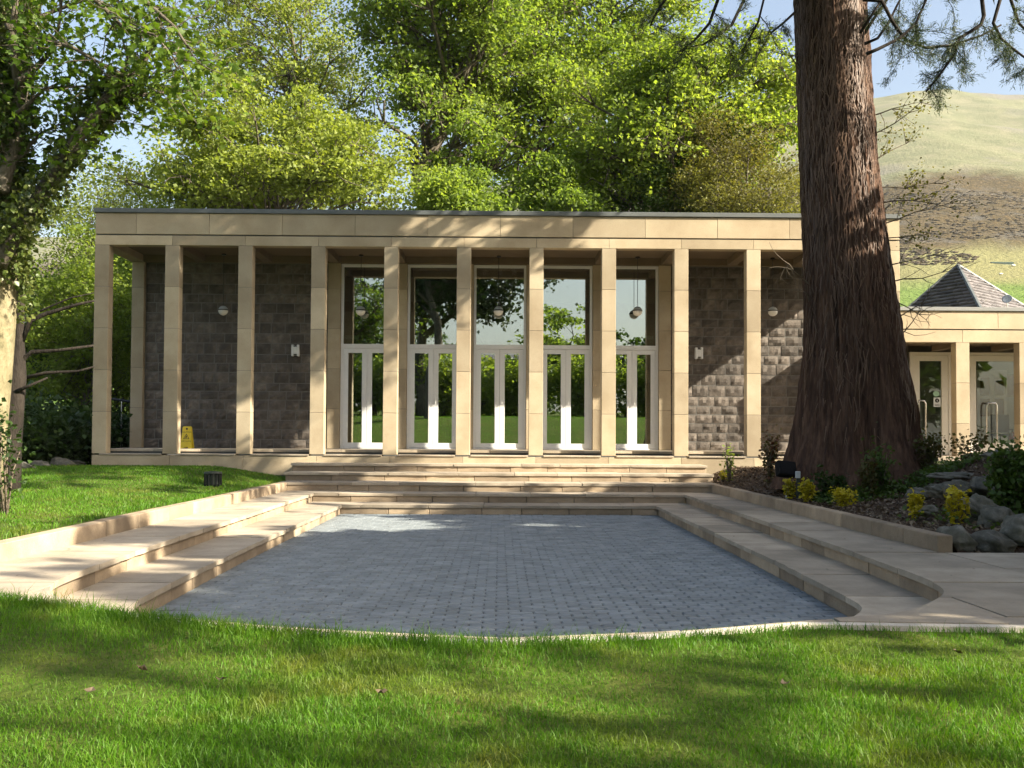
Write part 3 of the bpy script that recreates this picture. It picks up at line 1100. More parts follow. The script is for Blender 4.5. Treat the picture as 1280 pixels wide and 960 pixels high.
# ------------------------------------------------------------------ pavilion
YF, TC, YB = 19.2, 0.23, 21.12                     # front plane, column depth, back wall plane
ZP, ZFL, ZL = 0.85, 0.94, 4.855                    # plinth top, portico floor, underside of beams
pav = thing('pavilion', (0, 21, 0.7), 'long low sandstone pavilion with tall square columns and glass doors', 'building')
XC = [-7.655] + [-0.71 + 1.4 * k for k in range(-4, 6)] + [7.595]
CW = 0.135
for x in XC:
    w = CW if abs(x) < 7 else 0.135
    col = build('column', MB().box(x - w + 0.006, x + w - 0.006, YF + 0.006, YF + TC - 0.006, ZP, ZL), M['mortar'], pav)
    h = (ZL - ZP) / 5
    for k in range(5):
        build('column_block', MB().cbox(x - w, x + w, YF + random.uniform(-0.001, 0.001), YF + TC, ZP + k * h + 0.003, ZP + (k + 1) * h - 0.003, 0.004), M['sandstone'], col)
XL, XR = -7.79, 7.73
# plinth
bx = [XL] + [c for c in XC[1:-1]] + [XR]
for a, b in zip(bx[:-1], bx[1:]):
    build('plinth_block', MB().cbox(a + 0.003, b - 0.003, YF - 0.002, YF + 0.3, 0.45, ZP - 0.028, 0.004), M['sandstone'], pav)
    build('plinth_ledge', MB().cbox(a + 0.15, b - 0.15, YF - 0.022, YF + 0.3, ZP - 0.026, ZP + 0.004, 0.004), M['paving'], pav)
build('plinth_core', MB().box(XL + 0.01, XR - 0.01, YF + 0.02, YF + 0.4, 0.3, ZP - 0.03), M['mortar'], pav)
# portico floor slabs, a low step above the plinth
bx = brk(XL + 0.02, XR - 0.02, 0.8, 1.1, 77)
for a, b in zip(bx[:-1], bx[1:]):
    build('floor_slab', MB().cbox(a + 0.003, b - 0.003, YF + 0.34, YB + 0.25, ZFL - 0.05, ZFL + random.uniform(-0.001, 0.001), 0.004), M['paving'], pav)
build('floor_core', MB().box(XL + 0.03, XR - 0.03, YF + 0.36, YB + 7.4, 0.3, ZFL - 0.052), M['joint'], pav)
# lintel and fascia
bx = [XL] + XC[1:-1] + [XR]
for a, b in zip(bx[:-1], bx[1:]):
    build('lintel_block', MB().cbox(a + 0.003, b - 0.003, YF + random.uniform(-0.0015, 0.0015), YF + TC, ZL + 0.002, 5.04, 0.003), M['fascia_stone'], pav)
bx = [XL] + [-7.01 + 0.0] + [-5.61 + 1.4 * k for k in range(0, 10)] + [XR]
for a, b in zip(bx[:-1], bx[1:]):
    build('fascia_panel', MB().cbox(a + 0.003, b - 0.003, YF + random.uniform(-0.002, 0.002), YF + TC, 5.068, 5.47, 0.003), M['fascia_stone'], pav)
build('fascia_core', MB().box(XL + 0.02, XR - 0.02, YF + 0.03, YF + TC - 0.02, ZL + 0.03, 5.46), M['joint'], pav)
# ends of the fascia over the side openings, and the end beams
for s, xe in ((-1, XL), (1, XR)):
    x0, x1 = sorted((xe, xe - s * 0.27))
    build('end_lintel', MB().cbox(x0, x1, YF + TC + 0.002, YB + 6.9, ZL, 5.04, 0.003), M['fascia_stone'], pav)
    build('end_fascia', MB().cbox(x0, x1, YF + TC + 0.002, YB + 6.9, 5.068, 5.47, 0.003), M['fascia_stone'], pav)
build('coping', MB().cbox(XL - 0.03, XR + 0.03, YF - 0.035, YB + 7.0, 5.475, 5.56, 0.006), M['lead'], pav)
build('roof', MB().box(XL + 0.28, XR - 0.28, YF + TC + 0.01, YB + 6.9, 5.035, 5.46), M['lead'], pav)
build('soffit', MB().box(XL + 0.272, XR - 0.272, YF + TC + 0.003, YB + 0.3, 4.995, 5.03), M['soffit'], pav)
# transverse beams from column to pilaster, and the beam over the doors
for x in XC[1:-1]:
    build('ceiling_beam', MB().cbox(x - 0.1, x + 0.1, YF + TC + 0.004, YB - 0.12, ZL, 4.994, 0.004), M['soffit'], pav)
build('back_beam', MB().cbox(XL + 0.28, XR - 0.28, YB - 0.115, YB + 0.3, ZL - 0.005, 4.994, 0.004), M['soffit'], pav)
# pilasters round the doors (three blocks each, joints like the columns)
DX = [-2.81, -1.41, -0.01, 1.39, 2.79]
DHW = 0.557
pil = [(-3.63, DX[0] - DHW)] + [(DX[i] + DHW, DX[i + 1] - DHW) for i in range(4)] + [(DX[4] + DHW, 3.6)]
pil += [(-7.74, -7.485), (7.42, 7.68)]
for a, b in pil:
    core = build('pilaster', MB().box(a + 0.008, b - 0.008, YB - 0.10, YB + 0.2, ZFL, 4.845), M['mortar'], pav)
    zz = [ZFL, 1.78, 2.62, 3.46, 4.30, 4.846]
    for k in range(5):
        build('pilaster_block', MB().cbox(a + 0.002, b - 0.002, YB - 0.115, YB + 0.2, zz[k] + 0.003, zz[k + 1] - 0.003, 0.004), M['sandstone'], core)
# doors: frame, two glazed leaves, tall window over them
for i, x in enumerate(DX):
    a, b = x - DHW + 0.004, x + DHW - 0.004
    y0, y1 = YB - 0.03, YB + 0.05
    fr = MB()
    fw = 0.05
    fr.box(a, a + fw, y0, y1, ZFL + 0.005, 4.84).box(b - fw, b, y0, y1, ZFL + 0.005, 4.84)
    fr.box(a + fw, b - fw, y0, y1, 4.785, 4.84).box(a + fw, b - fw, y0, y1, 3.06, 3.15).box(a + fw, b - fw, y0, y1, ZFL + 0.004, ZFL + 0.03)
    f = build('doorway', fr, M['white'], pav)
    build('transom_pane', MB().box(a + fw + 0.001, b - fw - 0.001, YB + 0.005, YB + 0.013, 3.148, 4.787), M['glass'], f)
    for s in (-1, 1):
        xa, xb = sorted((x + s * 0.003, x + s * (DHW - 0.004 - fw - 0.003)))
        st = 0.092
        lf = MB()
        zb, zt = ZFL + 0.035, 3.055
        lf.box(xa, xa + st, y0 + 0.012, y1 - 0.01, zb, zt).box(xb - st, xb, y0 + 0.012, y1 - 0.01, zb, zt)
        lf.box(xa + st, xb - st, y0 + 0.012, y1 - 0.01, 2.965, zt).box(xa + st, xb - st, y0 + 0.012, y1 - 0.01, zb, 1.07)
        # glazing bead
        lf.box(xa + st, xa + st + 0.012, y0 + 0.022, y0 + 0.04, 1.07, 2.965).box(xb - st - 0.012, xb - st, y0 + 0.022, y0 + 0.04, 1.07, 2.965)
        build('door_leaf', lf, M['white'], f)
        build('door_pane', MB().box(xa + st - 0.001, xb - st + 0.001, YB + 0.0, YB + 0.008, 1.069, 2.966), M['glass'], f)
        hb = MB()
        hx = x + s * 0.05
        hb.tube([(hx, y0 - 0.03, 1.9), (hx, y0 - 0.03, 2.05)], [0.009, 0.009], 6).tube([(hx, y0 - 0.03, 1.97), (hx, y0 + 0.015, 1.97)], [0.008, 0.008], 6)
        build('door_handle', hb, M['white'], f)
# body of the building: hidden walls and the dark hall behind the glass
build('side_wall', MB().box(XL + 0.3, XL + 0.56, YB + 0.24, YB + 6.85, 0.3, 4.98), M['dark_stone'], pav)
build('side_wall', MB().box(XR - 0.56, XR - 0.3, YB + 0.24, YB + 6.85, 0.3, 4.98), M['dark_stone'], pav)
build('rear_wall', MB().box(XL + 0.57, XR - 0.57, YB + 6.6, YB + 6.85, 0.3, 4.98), M['interior'], pav)
build('inner_wall', MB().box(-7.2, -3.6, YB + 0.26, YB + 0.36, ZFL, 4.84), M['interior'], pav)
build('inner_wall', MB().box(3.55, 7.1, YB + 0.26, YB + 0.36, ZFL, 4.84), M['interior'], pav)
build('hall_floor', MB().box(-7.2, 7.1, YB + 0.38, YB + 6.6, ZFL - 0.05, ZFL + 0.01), M['carpet'], pav)
build('hall_ceiling', MB().box(-7.2, 7.1, YB + 0.31, YB + 6.6, 4.94, 4.985), M['interior_pale'], pav)
for k, x in enumerate((-0.35, -0.02, 0.3)):
    build('ceiling_spotlight', MB().lathe([(0.05, 0), (0.05, 0.1)], 10, (x, YB + 1.2, 4.84)), M['white'], pav)

# dark rubble walls, every stone its own piece
def stone_wall(x0, x1, label, seed):
    rng = random.Random(seed)
    w = thing('stone_wall', ((x0 + x1) / 2, YB + 0.1, ZFL), label, 'wall', 'dark stone walls under the portico')
    build('mortar_bed', MB().box(x0, x1, YB + 0.002, YB + 0.23, ZFL, 4.845), M['mortar'], w)
    var = []
    for k in range(14):
        rr = np.random.default_rng(seed * 31 + k)
        nx, nz = 5, 4
        g = np.zeros((nx, nz))
        g[1:-1, 1:-1] = rr.uniform(0.25, 1.0, (nx - 2, nz - 2))
        vs, fs = [], []
        for i in range(nx):
            for j in range(nz):
                ex = 0.02 * rr.normal() if 0 < i < nx - 1 else 0
                vs.append((-0.5 + i / (nx - 1) + ex, -g[i, j] * 0.034 - (0.004 if g[i, j] == 0 else 0), j / (nz - 1)))
        for i in range(nx - 1):
            for j in range(nz - 1):
                a = i * nz + j
                fs.append((a, a + nz, a + nz + 1, a + 1))
        b = len(vs)
        vs += [(-0.5, 0.06, 0), (0.5, 0.06, 0), (0.5, 0.06, 1), (-0.5, 0.06, 1)]
        fs.append(tuple([i * nz for i in range(nx)][::-1] + [b, b + 1]))
        fs.append(tuple([i * nz + nz - 1 for i in range(nx)] + [b + 2, b + 3]))
        fs.append(tuple([j for j in range(nz)] + [b + 3, b]))
        fs.append(tuple([(nx - 1) * nz + j for j in range(nz)][::-1] + [b + 1, b + 2]))
        me = bpy.data.meshes.new('stone_block')
        me.from_pydata(vs, [], fs)
        me.materials.append(M['dark_stone'])
        var.append(me)
    z = ZFL + 0.006
    rows = 19
    hs = [rng.uniform(0.85, 1.15) for _ in range(rows)]
    tot = 4.845 - z
    hs = [h * tot / sum(hs) for h in hs]
    for h in hs:
        x = x0 + 0.004
        first = rng.uniform(0.15, 0.36)
        while x < x1 - 0.03:
            L = first if first else rng.uniform(0.24, 0.38)
            first = 0
            if x1 - (x + L) < 0.16:
                L = x1 - 0.004 - x
            o = bpy.data.objects.new('stone_block', rng.choice(var))
            COL.objects.link(o)
            o.parent = w
            o.location = Vector((x + L / 2, YB + rng.uniform(-0.004, 0.004), z)) - ORIG[w.name]
            o.scale = (L - 0.02, 1, h - 0.02)
            x += L
        z += h
    return w


stone_wall(-7.48, -3.635, 'dark rubble stone wall behind the left hand columns', 3)
stone_wall(3.605, 7.415, 'dark rubble stone wall with a sunlit stripe beside the big tree', 4)

# hanging globe lamps
for (px, lab) in ((279, 'round hanging lamp before the dark stone wall with the yellow sign'), (450.5, 'round hanging lamp before the leftmost glass doors'),
                  (623, 'round hanging lamp before the middle glass doors'), (797.5, 'round hanging lamp before the rightmost glass doors'),
                  (968, 'round hanging lamp nearest the big tree trunk')):
    c = P(px, 388, 20.85)
    t = thing('hanging_lamp', (c[0], c[1], c[2] - 0.11), lab, 'lamp', 'globe lamps under the portico')
    build('rod', MB().tube([(c[0], c[1], c[2] + 0.1), (c[0], c[1], 4.99)], [0.006, 0.006], 6), M['black'], t)
    build('ceiling_rose', MB().lathe([(0.05, 0), (0.045, 0.03)], 12, (c[0], c[1], 4.966)), M['black'], t)
    prof = [(0.1 * math.sin(a), -0.1 * math.cos(a)) for a in np.linspace(0.12, 1.62, 9)]
    build('globe', MB().lathe(prof, 20, c), M['globe'], t, smooth=True)
    build('collar', MB().lathe([(0.106, 0.004), (0.106, 0.024)], 20, c), M['black'], t)
    prof = [(0.1 * math.sin(a), -0.1 * math.cos(a)) for a in np.linspace(1.85, 2.95, 7)]
    build('upper_globe', MB().lathe(prof, 20, c), M['grey_plastic'], t, smooth=True)

# white up-and-down wall lights
for (px, py, lab) in ((370, 438, 'small white up and down wall light on the left stone wall'), (874, 441, 'small white up and down wall light on the right stone wall')):
    c = P(px, py, YB - 0.04)
    t = thing('wall_light', (c[0], c[1], c[2] - 0.12), lab, 'wall light', 'wall lights on the stone walls')
    m = MB()
    y0, y1 = YB - 0.14, YB - 0.03
    m.cbox(c[0] - 0.08, c[0] - 0.035, y0, y1, c[2] - 0.12, c[2] + 0.12).cbox(c[0] + 0.035, c[0] + 0.08, y0, y1, c[2] - 0.12, c[2] + 0.12)
    m.cbox(c[0] - 0.034, c[0] + 0.034, y0, y1, c[2] - 0.075, c[2] + 0.075)
    build('housing', m, M['white'], t)
    build('back_plate', MB().box(c[0] - 0.07, c[0] + 0.07, YB - 0.029, YB + 0.01, c[2] - 0.1, c[2] + 0.1), M['white'], t)
    for s in (-1, 1):
        build('lens', MB().box(c[0] - 0.034, c[0] + 0.034, y0 + 0.02, y1 - 0.01, c[2] + s * 0.085 - 0.006, c[2] + s * 0.085 + 0.006), M['black'], t)

# green boxes hung inside over the first and last doors
for px, lab in ((439.5, 'green exit sign box inside the leftmost glass doors'), (808.5, 'green exit sign box inside the rightmost glass doors')):
    c = P(px, 426, YB + 0.35)
    t = thing('exit_sign', (c[0], c[1], c[2] - 0.1), lab, 'exit sign', 'exit signs inside the doors')
    build('face', MB().box(c[0] - 0.145, c[0] + 0.145, c[1] - 0.02, c[1] + 0.02, c[2] - 0.1, c[2] + 0.04), M['exit_green'], t)
    build('housing', MB().box(c[0] - 0.15, c[0] + 0.15, c[1] - 0.03, c[1] + 0.03, c[2] + 0.042, c[2] + 0.12), M['exit_pale'], t)
    build('bracket', MB().box(c[0] - 0.1, c[0] - 0.08, c[1] - 0.01, c[1] + 0.01, c[2] + 0.121, c[2] + 0.3).box(c[0] + 0.08, c[0] + 0.1, c[1] - 0.01, c[1] + 0.01, c[2] + 0.121, c[2] + 0.3), M['black'], t)

# yellow folding floor sign
def text_mesh(body, size, name, mat, parent, loc, rot):
    cu = bpy.data.curves.new(name, 'FONT')
    cu.body = body
    cu.size = size
    cu.align_x = 'CENTER'
    cu.extrude = 0.0005
    tmp = bpy.data.objects.new(name, cu)
    COL.objects.link(tmp)
    bpy.context.view_layer.update()
    me = bpy.data.meshes.new_from_object(tmp.evaluated_get(bpy.context.evaluated_depsgraph_get()))
    bpy.data.objects.remove(tmp)
    me.materials.clear()
    me.materials.append(mat)
    o = link(name, me, loc, parent)
    o.rotation_euler = rot
    return o


sx, sy = -6.3, 20.25
sg = thing('floor_sign', (sx, sy, ZFL), 'yellow folding wet floor sign by a column', 'floor sign')
tilt = 0.12
H = 0.44
for s in (-1, 1):
    m = MB()
    pts = [(-0.115, 0), (-0.05, 0), (-0.03, 0.03), (0.03, 0.03), (0.05, 0), (0.115, 0), (0.085, H - 0.02), (0.07, H), (-0.07, H), (-0.085, H - 0.02)]
    b = len(m.v)
    for off in (0, 0.012):
        for (x, z) in pts:
            m.v.append((sx + x, sy + s * (0.015 + (H - z) * tilt * 1.3) - off * (1 if s < 0 else -1), ZFL + 0.003 + z))
    k = len(pts)
    m.f.append(tuple(range(k)))
    m.f.append(tuple(range(2 * k - 1, k - 1, -1)))
    for i in range(k):
        j = (i + 1) % k
        m.f.append((i, i + k, j + k, j))
    build('panel', m, M['yellow'], sg)


def sgn_y(z):
    return sy - (0.015 + (H - z) * tilt * 1.3) - 0.0145


lean_a = R(90) - math.atan(tilt * 1.3)
for body, z, size in (('CAUTION', 0.315, 0.042), ('WET FLOOR', 0.135, 0.034)):
    text_mesh(body, size, 'lettering', M['print'], sg, (sx, sgn_y(z), ZFL + z), (lean_a, 0, 0))
m = MB()
for (px, pz, r) in ((0, 0.395, 0.022),):
    ring = [(sx + px + r * math.cos(a), sgn_y(pz + r * math.sin(a)) - 0.001, ZFL + pz + r * math.sin(a)) for a in np.linspace(0, 6.28, 14, endpoint=False)]
    m.v += ring
    m.f.append(tuple(range(14)))
build('carry_hole', m, M['print'], sg)
m = MB()
tri = [(-0.062, 0.19), (0.062, 0.19), (0, 0.3)]
tin = [(-0.044, 0.2), (0.044, 0.2), (0, 0.278)]
for (x, z) in tri + tin:
    m.v.append((sx + x, sgn_y(z) - 0.001, ZFL + z))
m.f += [(0, 1, 4, 3), (1, 2, 5, 4), (2, 0, 3, 5)]
b = len(m.v)
for (x, z) in ((-0.012, 0.205), (0.0, 0.205), (0.012, 0.235), (0.006, 0.262), (-0.006, 0.25), (-0.02, 0.225)):
    m.v.append((sx + x, sgn_y(z) - 0.001, ZFL + z))
m.f.append(tuple(range(b, b + 6)))
build('warning_triangle', m, M['print'], sg)

# handrail at the open left end
a0, a1 = P(138, 498, 21.9), P(173, 503, 21.9)
hr = thing('handrail', (a0[0], a0[1], 0.6), 'dark metal handrail at the open end of the portico', 'handrail')
build('rail', MB().tube([a0, a1], [0.03, 0.03], 8), M['black'], hr)
for px in (154, 140):
    p = P(px, 500, 21.9)
    build('post', MB().tube([(p[0], p[1], 0.45), (p[0], p[1], p[2] - 0.01)], [0.016, 0.016], 6), M['steel'] if px == 154 else M['black'], hr)

# ------------------------------------------------------------------ annex on the right
AY = 19.92
ann = thing('annex', (11.5, 21, 0.6), 'low flat roofed sandstone wing with glazed entrance doors', 'building')
AX = [8.0, 9.28, 10.56, 11.9, 13.2, 14.5]
ATOP = 3.86
for x in AX:
    col = build('column', MB().box(x - 0.129, x + 0.129, AY + 0.006, AY + 0.224, 0.7, 3.15), M['mortar'], ann)
    for k in range(3):
        build('column_block', MB().cbox(x - 0.135, x + 0.135, AY, AY + 0.23, 0.7 + k * 0.8167 + 0.003, 0.7 + (k + 1) * 0.8167 - 0.003, 0.004), M['sandstone'], col)
bx = [7.735] + AX[1:] + [16]
for a, b in zip(bx[:-1], bx[1:]):
    build('lintel_block', MB().cbox(a + 0.003, b - 0.003, AY, AY + 0.23, 3.152, 3.395, 0.003), M['fascia_stone'], ann)
bx = [7.735, 8.6, 10.0, 11.4, 12.8, 14.2, 16]
for a, b in zip(bx[:-1], bx[1:]):
    build('fascia_panel', MB().cbox(a + 0.003, b - 0.003, AY + random.uniform(-0.002, 0.002), AY + 0.23, 3.42, 3.78, 0.003), M['fascia_stone'], ann)
build('fascia_core', MB().box(7.74, 15.98, AY + 0.03, AY + 0.2, 3.17, 3.77), M['joint'], ann)
build('coping', MB().cbox(7.735, 16.03, AY - 0.03, 25.0, 3.783, ATOP, 0.005), M['zinc'], ann)
build('soffit', MB().box(7.74, 16, AY + 0.235, 24.9, 3.2, 3.77), M['soffit'], ann)
build('ceiling_beam', MB().box(9.2, 9.36, AY + 0.24, 21.18, 3.08, 3.199).box(10.48, 10.64, AY + 0.24, 21.18, 3.08, 3.199), M['soffit'], ann)
for a, b in zip(*(lambda q: (q[:-1], q[1:]))(brk(7.74, 16, 0.9, 1.2, 88))):
    build('floor_slab', MB().cbox(a + 0.003, b - 0.003, AY - 0.4, 21.3, 0.78, 0.86, 0.004), M['paving'], ann)
YA = 21.2
build('entrance_wall', MB().box(7.74, 8.70, YA, YA + 0.25, 0.86, 3.2), M['dark_stone'], ann)
build('entrance_wall', MB().box(11.5, 16, YA, YA + 0.25, 0.86, 3.2), M['dark_stone'], ann)
build('lobby_floor', MB().box(7.8, 15.9, YA + 0.26, 24.8, 0.8, 0.855), M['carpet'], ann)
build('lobby_wall', MB().box(7.8, 15.9, 23.6, 23.8, 0.86, 3.18), M['interior_pale'], ann)
build('lobby_side_wall', MB().box(7.8, 8.0, YA + 0.26, 23.6, 0.86, 3.18), M['interior'], ann)


def glazed_door(x0, x1, ztop, stile, leafs, handle_x, hz):
    f = MB()
    fw = 0.06
    zb = 0.87
    y0, y1 = YA - 0.02, YA + 0.06
    f.box(x0, x0 + fw, y0, y1, zb, ztop).box(x1 - fw, x1, y0, y1, zb, ztop).box(x0 + fw, x1 - fw, y0, y1, ztop - fw, ztop)
    fr = build('doorway', f, M['off_white'], ann)
    l = MB()
    a, b = x0 + fw + 0.005, x1 - fw - 0.005
    zt = ztop - fw - 0.006
    zt2 = zt - 0.12
    l.box(a, a + stile, y0 + 0.01, y1 - 0.01, zb + 0.01, zt).box(b - stile, b, y0 + 0.01, y1 - 0.01, zb + 0.01, zt)
    l.box(a + stile, b - stile, y0 + 0.01, y1 - 0.01, zt2, zt).box(a + stile, b - stile, y0 + 0.01, y1 - 0.01, zb + 0.01, zb + 0.26)
    build('door_leaf', l, M['off_white'], fr)
    build('door_pane', MB().box(a + stile - 0.001, b - stile + 0.001, YA + 0.01, YA + 0.018, zb + 0.259, zt2 + 0.001), M['clear_glass'], fr)
    hx0, hx1 = handle_x
    h = [(hx0, y0 + 0.01, zb + 0.25), (hx0, y0 - 0.08, zb + 0.27), (hx0, y0 - 0.09, hz - 0.06), (hx0 + 0.03, y0 - 0.09, hz), (hx1 - 0.03, y0 - 0.09, hz),
         (hx1, y0 - 0.09, hz - 0.06), (hx1, y0 - 0.08, zb + 0.27), (hx1, y0 + 0.01, zb + 0.25)]
    build('pull_handle', MB().tube(h, [0.018] * len(h), 8), M['steel'], fr, smooth=True)
    return fr


d1 = glazed_door(8.74, 9.62, 3.06, 0.14, 1, (8.86, 9.03), 2.02)
d2 = glazed_door(9.95, 11.48, 3.06, 0.14, 1, (10.33, 10.55), 1.98)
# notices on the first door
n1 = P(1174.5, 502, YA - 0.002)
nt_ = build('notice', MB().box(n1[0] - 0.075, n1[0] + 0.075, YA + 0.001, YA + 0.006, n1[2] - 0.1, n1[2] + 0.1), M['white'], None)
tag(nt_, 'white notice with a black disc stuck on the glass door', 'notice')
m = MB()
for k in range(16):
    a = 2 * math.pi * k / 16
    m.v.append((n1[0] + 0.045 * math.cos(a), YA - 0.001, n1[2] + 0.035 + 0.045 * math.sin(a)))
m.f.append(tuple(range(16)))
build('black_disc', m, M['print'], nt_)
build('white_bar', MB().box(n1[0] - 0.008, n1[0] + 0.008, YA - 0.003, YA - 0.002, n1[2] + 0.012, n1[2] + 0.05), M['white'], nt_)
build('print_lines', MB().box(n1[0] - 0.055, n1[0] + 0.055, YA - 0.001, YA, n1[2] - 0.05, n1[2] - 0.04).box(n1[0] - 0.055, n1[0] + 0.055, YA - 0.001, YA, n1[2] - 0.075, n1[2] - 0.065), M['print'], nt_)
n2 = P(1173.5, 492 - 0.5, YA)
m = MB()
for k in range(18):
    a = 2 * math.pi * k / 18
    m.v.append((n2[0] + 0.065 * math.cos(a), YA + 0.004, n2[2] + 0.06 * math.sin(a)))
for k in range(18):
    a = 2 * math.pi * k / 18
    m.v.append((n2[0] + 0.065 * math.cos(a), YA + 0.008, n2[2] + 0.06 * math.sin(a)))
m.f += [tuple(range(18)), tuple(range(35, 17, -1))] + [(k, k + 18, (k + 1) % 18 + 18, (k + 1) % 18) for k in range(18)]
tag(build('sticker', m, M['exit_pale']), 'round pale green sticker on the glass door', 'sticker')
# things in the lobby
c = P(1269, 545, 22.6)
fe = thing('fire_extinguisher', (c[0], c[1], 0.86), 'red fire extinguisher inside the glass entrance', 'fire extinguisher')
build('cylinder', MB().lathe([(0.06, 0), (0.08, 0.02), (0.08, 0.42), (0.06, 0.48), (0.025, 0.52)], 16, (c[0], c[1], 0.86)), M['red'], fe, smooth=True)
build('valve', MB().lathe([(0.02, 0.52), (0.02, 0.56)], 8, (c[0], c[1], 0.86)).box(c[0] - 0.08, c[0] + 0.02, c[1] - 0.012, c[1] + 0.012, 1.42, 1.45), M['black'], fe)
build('label', MB().lathe([(0.081, 0.2), (0.081, 0.32)], 16, (c[0], c[1], 0.86)), M['white'], fe)
c = P(1259, 540, 22.8)
ch = thing('chair', (c[0], c[1], 0.86), 'dark chair inside the glass entrance', 'chair')
build('seat', MB().cbox(c[0] - 0.22, c[0] + 0.22, c[1] - 0.22, c[1] + 0.22, 1.28, 1.34), M['black'], ch)
build('backrest', MB().cbox(c[0] - 0.21, c[0] + 0.21, c[1] + 0.18, c[1] + 0.225, 1.36, 1.78), M['black'], ch)
for ax in (-0.19, 0.19):
    for ay in (-0.19, 0.19):
        build('leg', MB().tube([(c[0] + ax, c[1] + ay, 0.86), (c[0] + ax, c[1] + ay, 1.28)], [0.014, 0.014], 6), M['black'], ch)
c = P(1267, 481, 23.55)
pc = thing('picture', (c[0], 23.56, c[2] - 0.25), 'framed brown picture on the lobby wall', 'picture')
build('frame', MB().box(c[0] - 0.2, c[0] + 0.2, 23.57, 23.598, c[2] - 0.27, c[2] + 0.27), M['wood'], pc)
build('print', MB().box(c[0] - 0.16, c[0] + 0.16, 23.56, 23.569, c[2] - 0.23, c[2] + 0.23), M['picture'], pc)
c = P(1244, 490, 23.55)
idr = thing('inner_door', (c[0], 23.5, 0.86), 'pale panelled door inside the glass entrance', 'door')
build('leaf', MB().box(c[0] - 0.36, c[0] + 0.36, 23.55, 23.598, 0.86, 2.85), M['off_white'], idr)
for ix in (-1, 1):
    for iz in range(2):
        build('pane', MB().box(c[0] + ix * 0.17 - 0.11, c[0] + ix * 0.17 + 0.11, 23.542, 23.549, 1.75 + iz * 0.5, 2.17 + iz * 0.5), M['wood'], idr)

# house with a slate pyramid roof behind the annex
hb_ = thing('slate_roofed_house', (14.2, 31, 0.5), 'house with a pointed slate roof behind the flat roofed wing', 'house')
ap = np.array(P(1203, 331, 31.5))
near_c = np.array(P(1231, 386, 28.5))
zb = near_c[2]
left_c = np.array([P(1122, 386, 31.3)[0], 31.3, zb])
right_c = np.array([P(1318, 386, 31.5)[0], 31.5, zb])
back_c = left_c + right_c - near_c
build('wall', MB().prism([tuple(near_c[:2] * 0.999 + 0.001), tuple(right_c[:2] - 0.15), tuple(back_c[:2]), tuple(left_c[:2] + [0.15, 0])], 0.3, zb - 0.02), M['render'], hb_)
cor = [left_c, near_c, right_c, back_c]
v, q = [], []
rs = random.Random(5)
CN = 14
for f in range(4):
    A, B = cor[f], cor[(f + 1) % 4]
    nn = np.cross(B - A, ap - A)
    nn /= np.linalg.norm(nn)
    for r_ in range(CN):
        t0, t1 = r_ / CN, (r_ + 1.12) / CN
        if t1 > 1:
            t1 = 1
        L0, R0 = A + (ap - A) * t0, B + (ap - B) * t0
        L1, R1 = A + (ap - A) * t1, B + (ap - B) * t1
        m = max(1, int(np.linalg.norm(R0 - L0) / 0.28))
        for k in range(m):
            a0, a1 = k / m + 0.0015, (k + 1) / m - 0.0015
            up = nn * (0.06 + rs.uniform(0, 0.02))
            b = len(v)
            v += [L0 + (R0 - L0) * a0 + up, L0 + (R0 - L0) * a1 + up, L1 + (R1 - L1) * a1 + nn * 0.005, L1 + (R1 - L1) * a0 + nn * 0.005,
                  L0 + (R0 - L0) * a0, L0 + (R0 - L0) * a1]
            q += [(b, b + 1, b + 2), (b, b + 2, b + 3), (b + 4, b + 5, b + 1), (b + 4, b + 1, b)]
rf = build('roof', MB().prism([tuple(p[:2]) for p in cor], zb - 0.06, zb - 0.005), M['lead'], hb_)
build_np('slates', np.array(v), np.array(q), M['slate'], rf, 'stuff')
for f in range(4):
    build('hip_tile', MB().tube([cor[f] + [0, 0, 0.03], ap + [0, 0, 0.04]], [0.06, 0.06], 6), M['lead'], rf)
c = P(1265, 373, 27)
sd = thing('satellite_dish', (c[0], c[1], c[2] - 0.25), 'small grey satellite dish beside the slate roof', 'satellite dish')
dsh = build('dish', MB().lathe([(0.02, 0), (0.08, 0.02), (0.13, 0.06), (0.133, 0.064), (0.08, 0.028), (0.02, 0.015)], 16, (c[0], c[1], c[2])), M['grey_plastic'], sd, smooth=True)
dsh.rotation_euler = (R(65), 0, R(-35))
build('mast', MB().tube([(c[0], c[1], 3.9), (c[0], c[1], c[2])], [0.02, 0.02], 6), M['steel'], sd)

# ------------------------------------------------------------------ fells
hx = np.concatenate([np.linspace(-900, 0, 50), np.linspace(10, 900, 200), np.linspace(910, 1700, 40)])
hyv = np.concatenate([np.linspace(110, 1000, 210), np.linspace(1010, 1900, 50)])
HX, HY = np.meshgrid(hx, hyv, indexing='ij')


def z_hill(x, y):
    s = x / y
    amp = 0.60 + 0.40 * smoothstep(-0.25, 0.36, s) + 0.02 * smoothstep(0.36, 0.42, s) - 0.10 * smoothstep(0.42, 0.85, s)
    t = np.clip((y - 120) / 780, 0, 1.4)
    z = 306 * amp * np.where(t < 1, t ** 1.16, 1 - 0.9 * (t - 1))
    z = z + smoothstep(150, 500, y) * (7 * fbm2(x, y, 31, 4, 0.012) + 2.0 * fbm2(x, y, 33, 3, 0.05))
    z = z + 16 * smoothstep(300, 600, y) * fbm2(x * 1.0, y * 0.4, 37, 2, 0.006)
    return z - 0.2


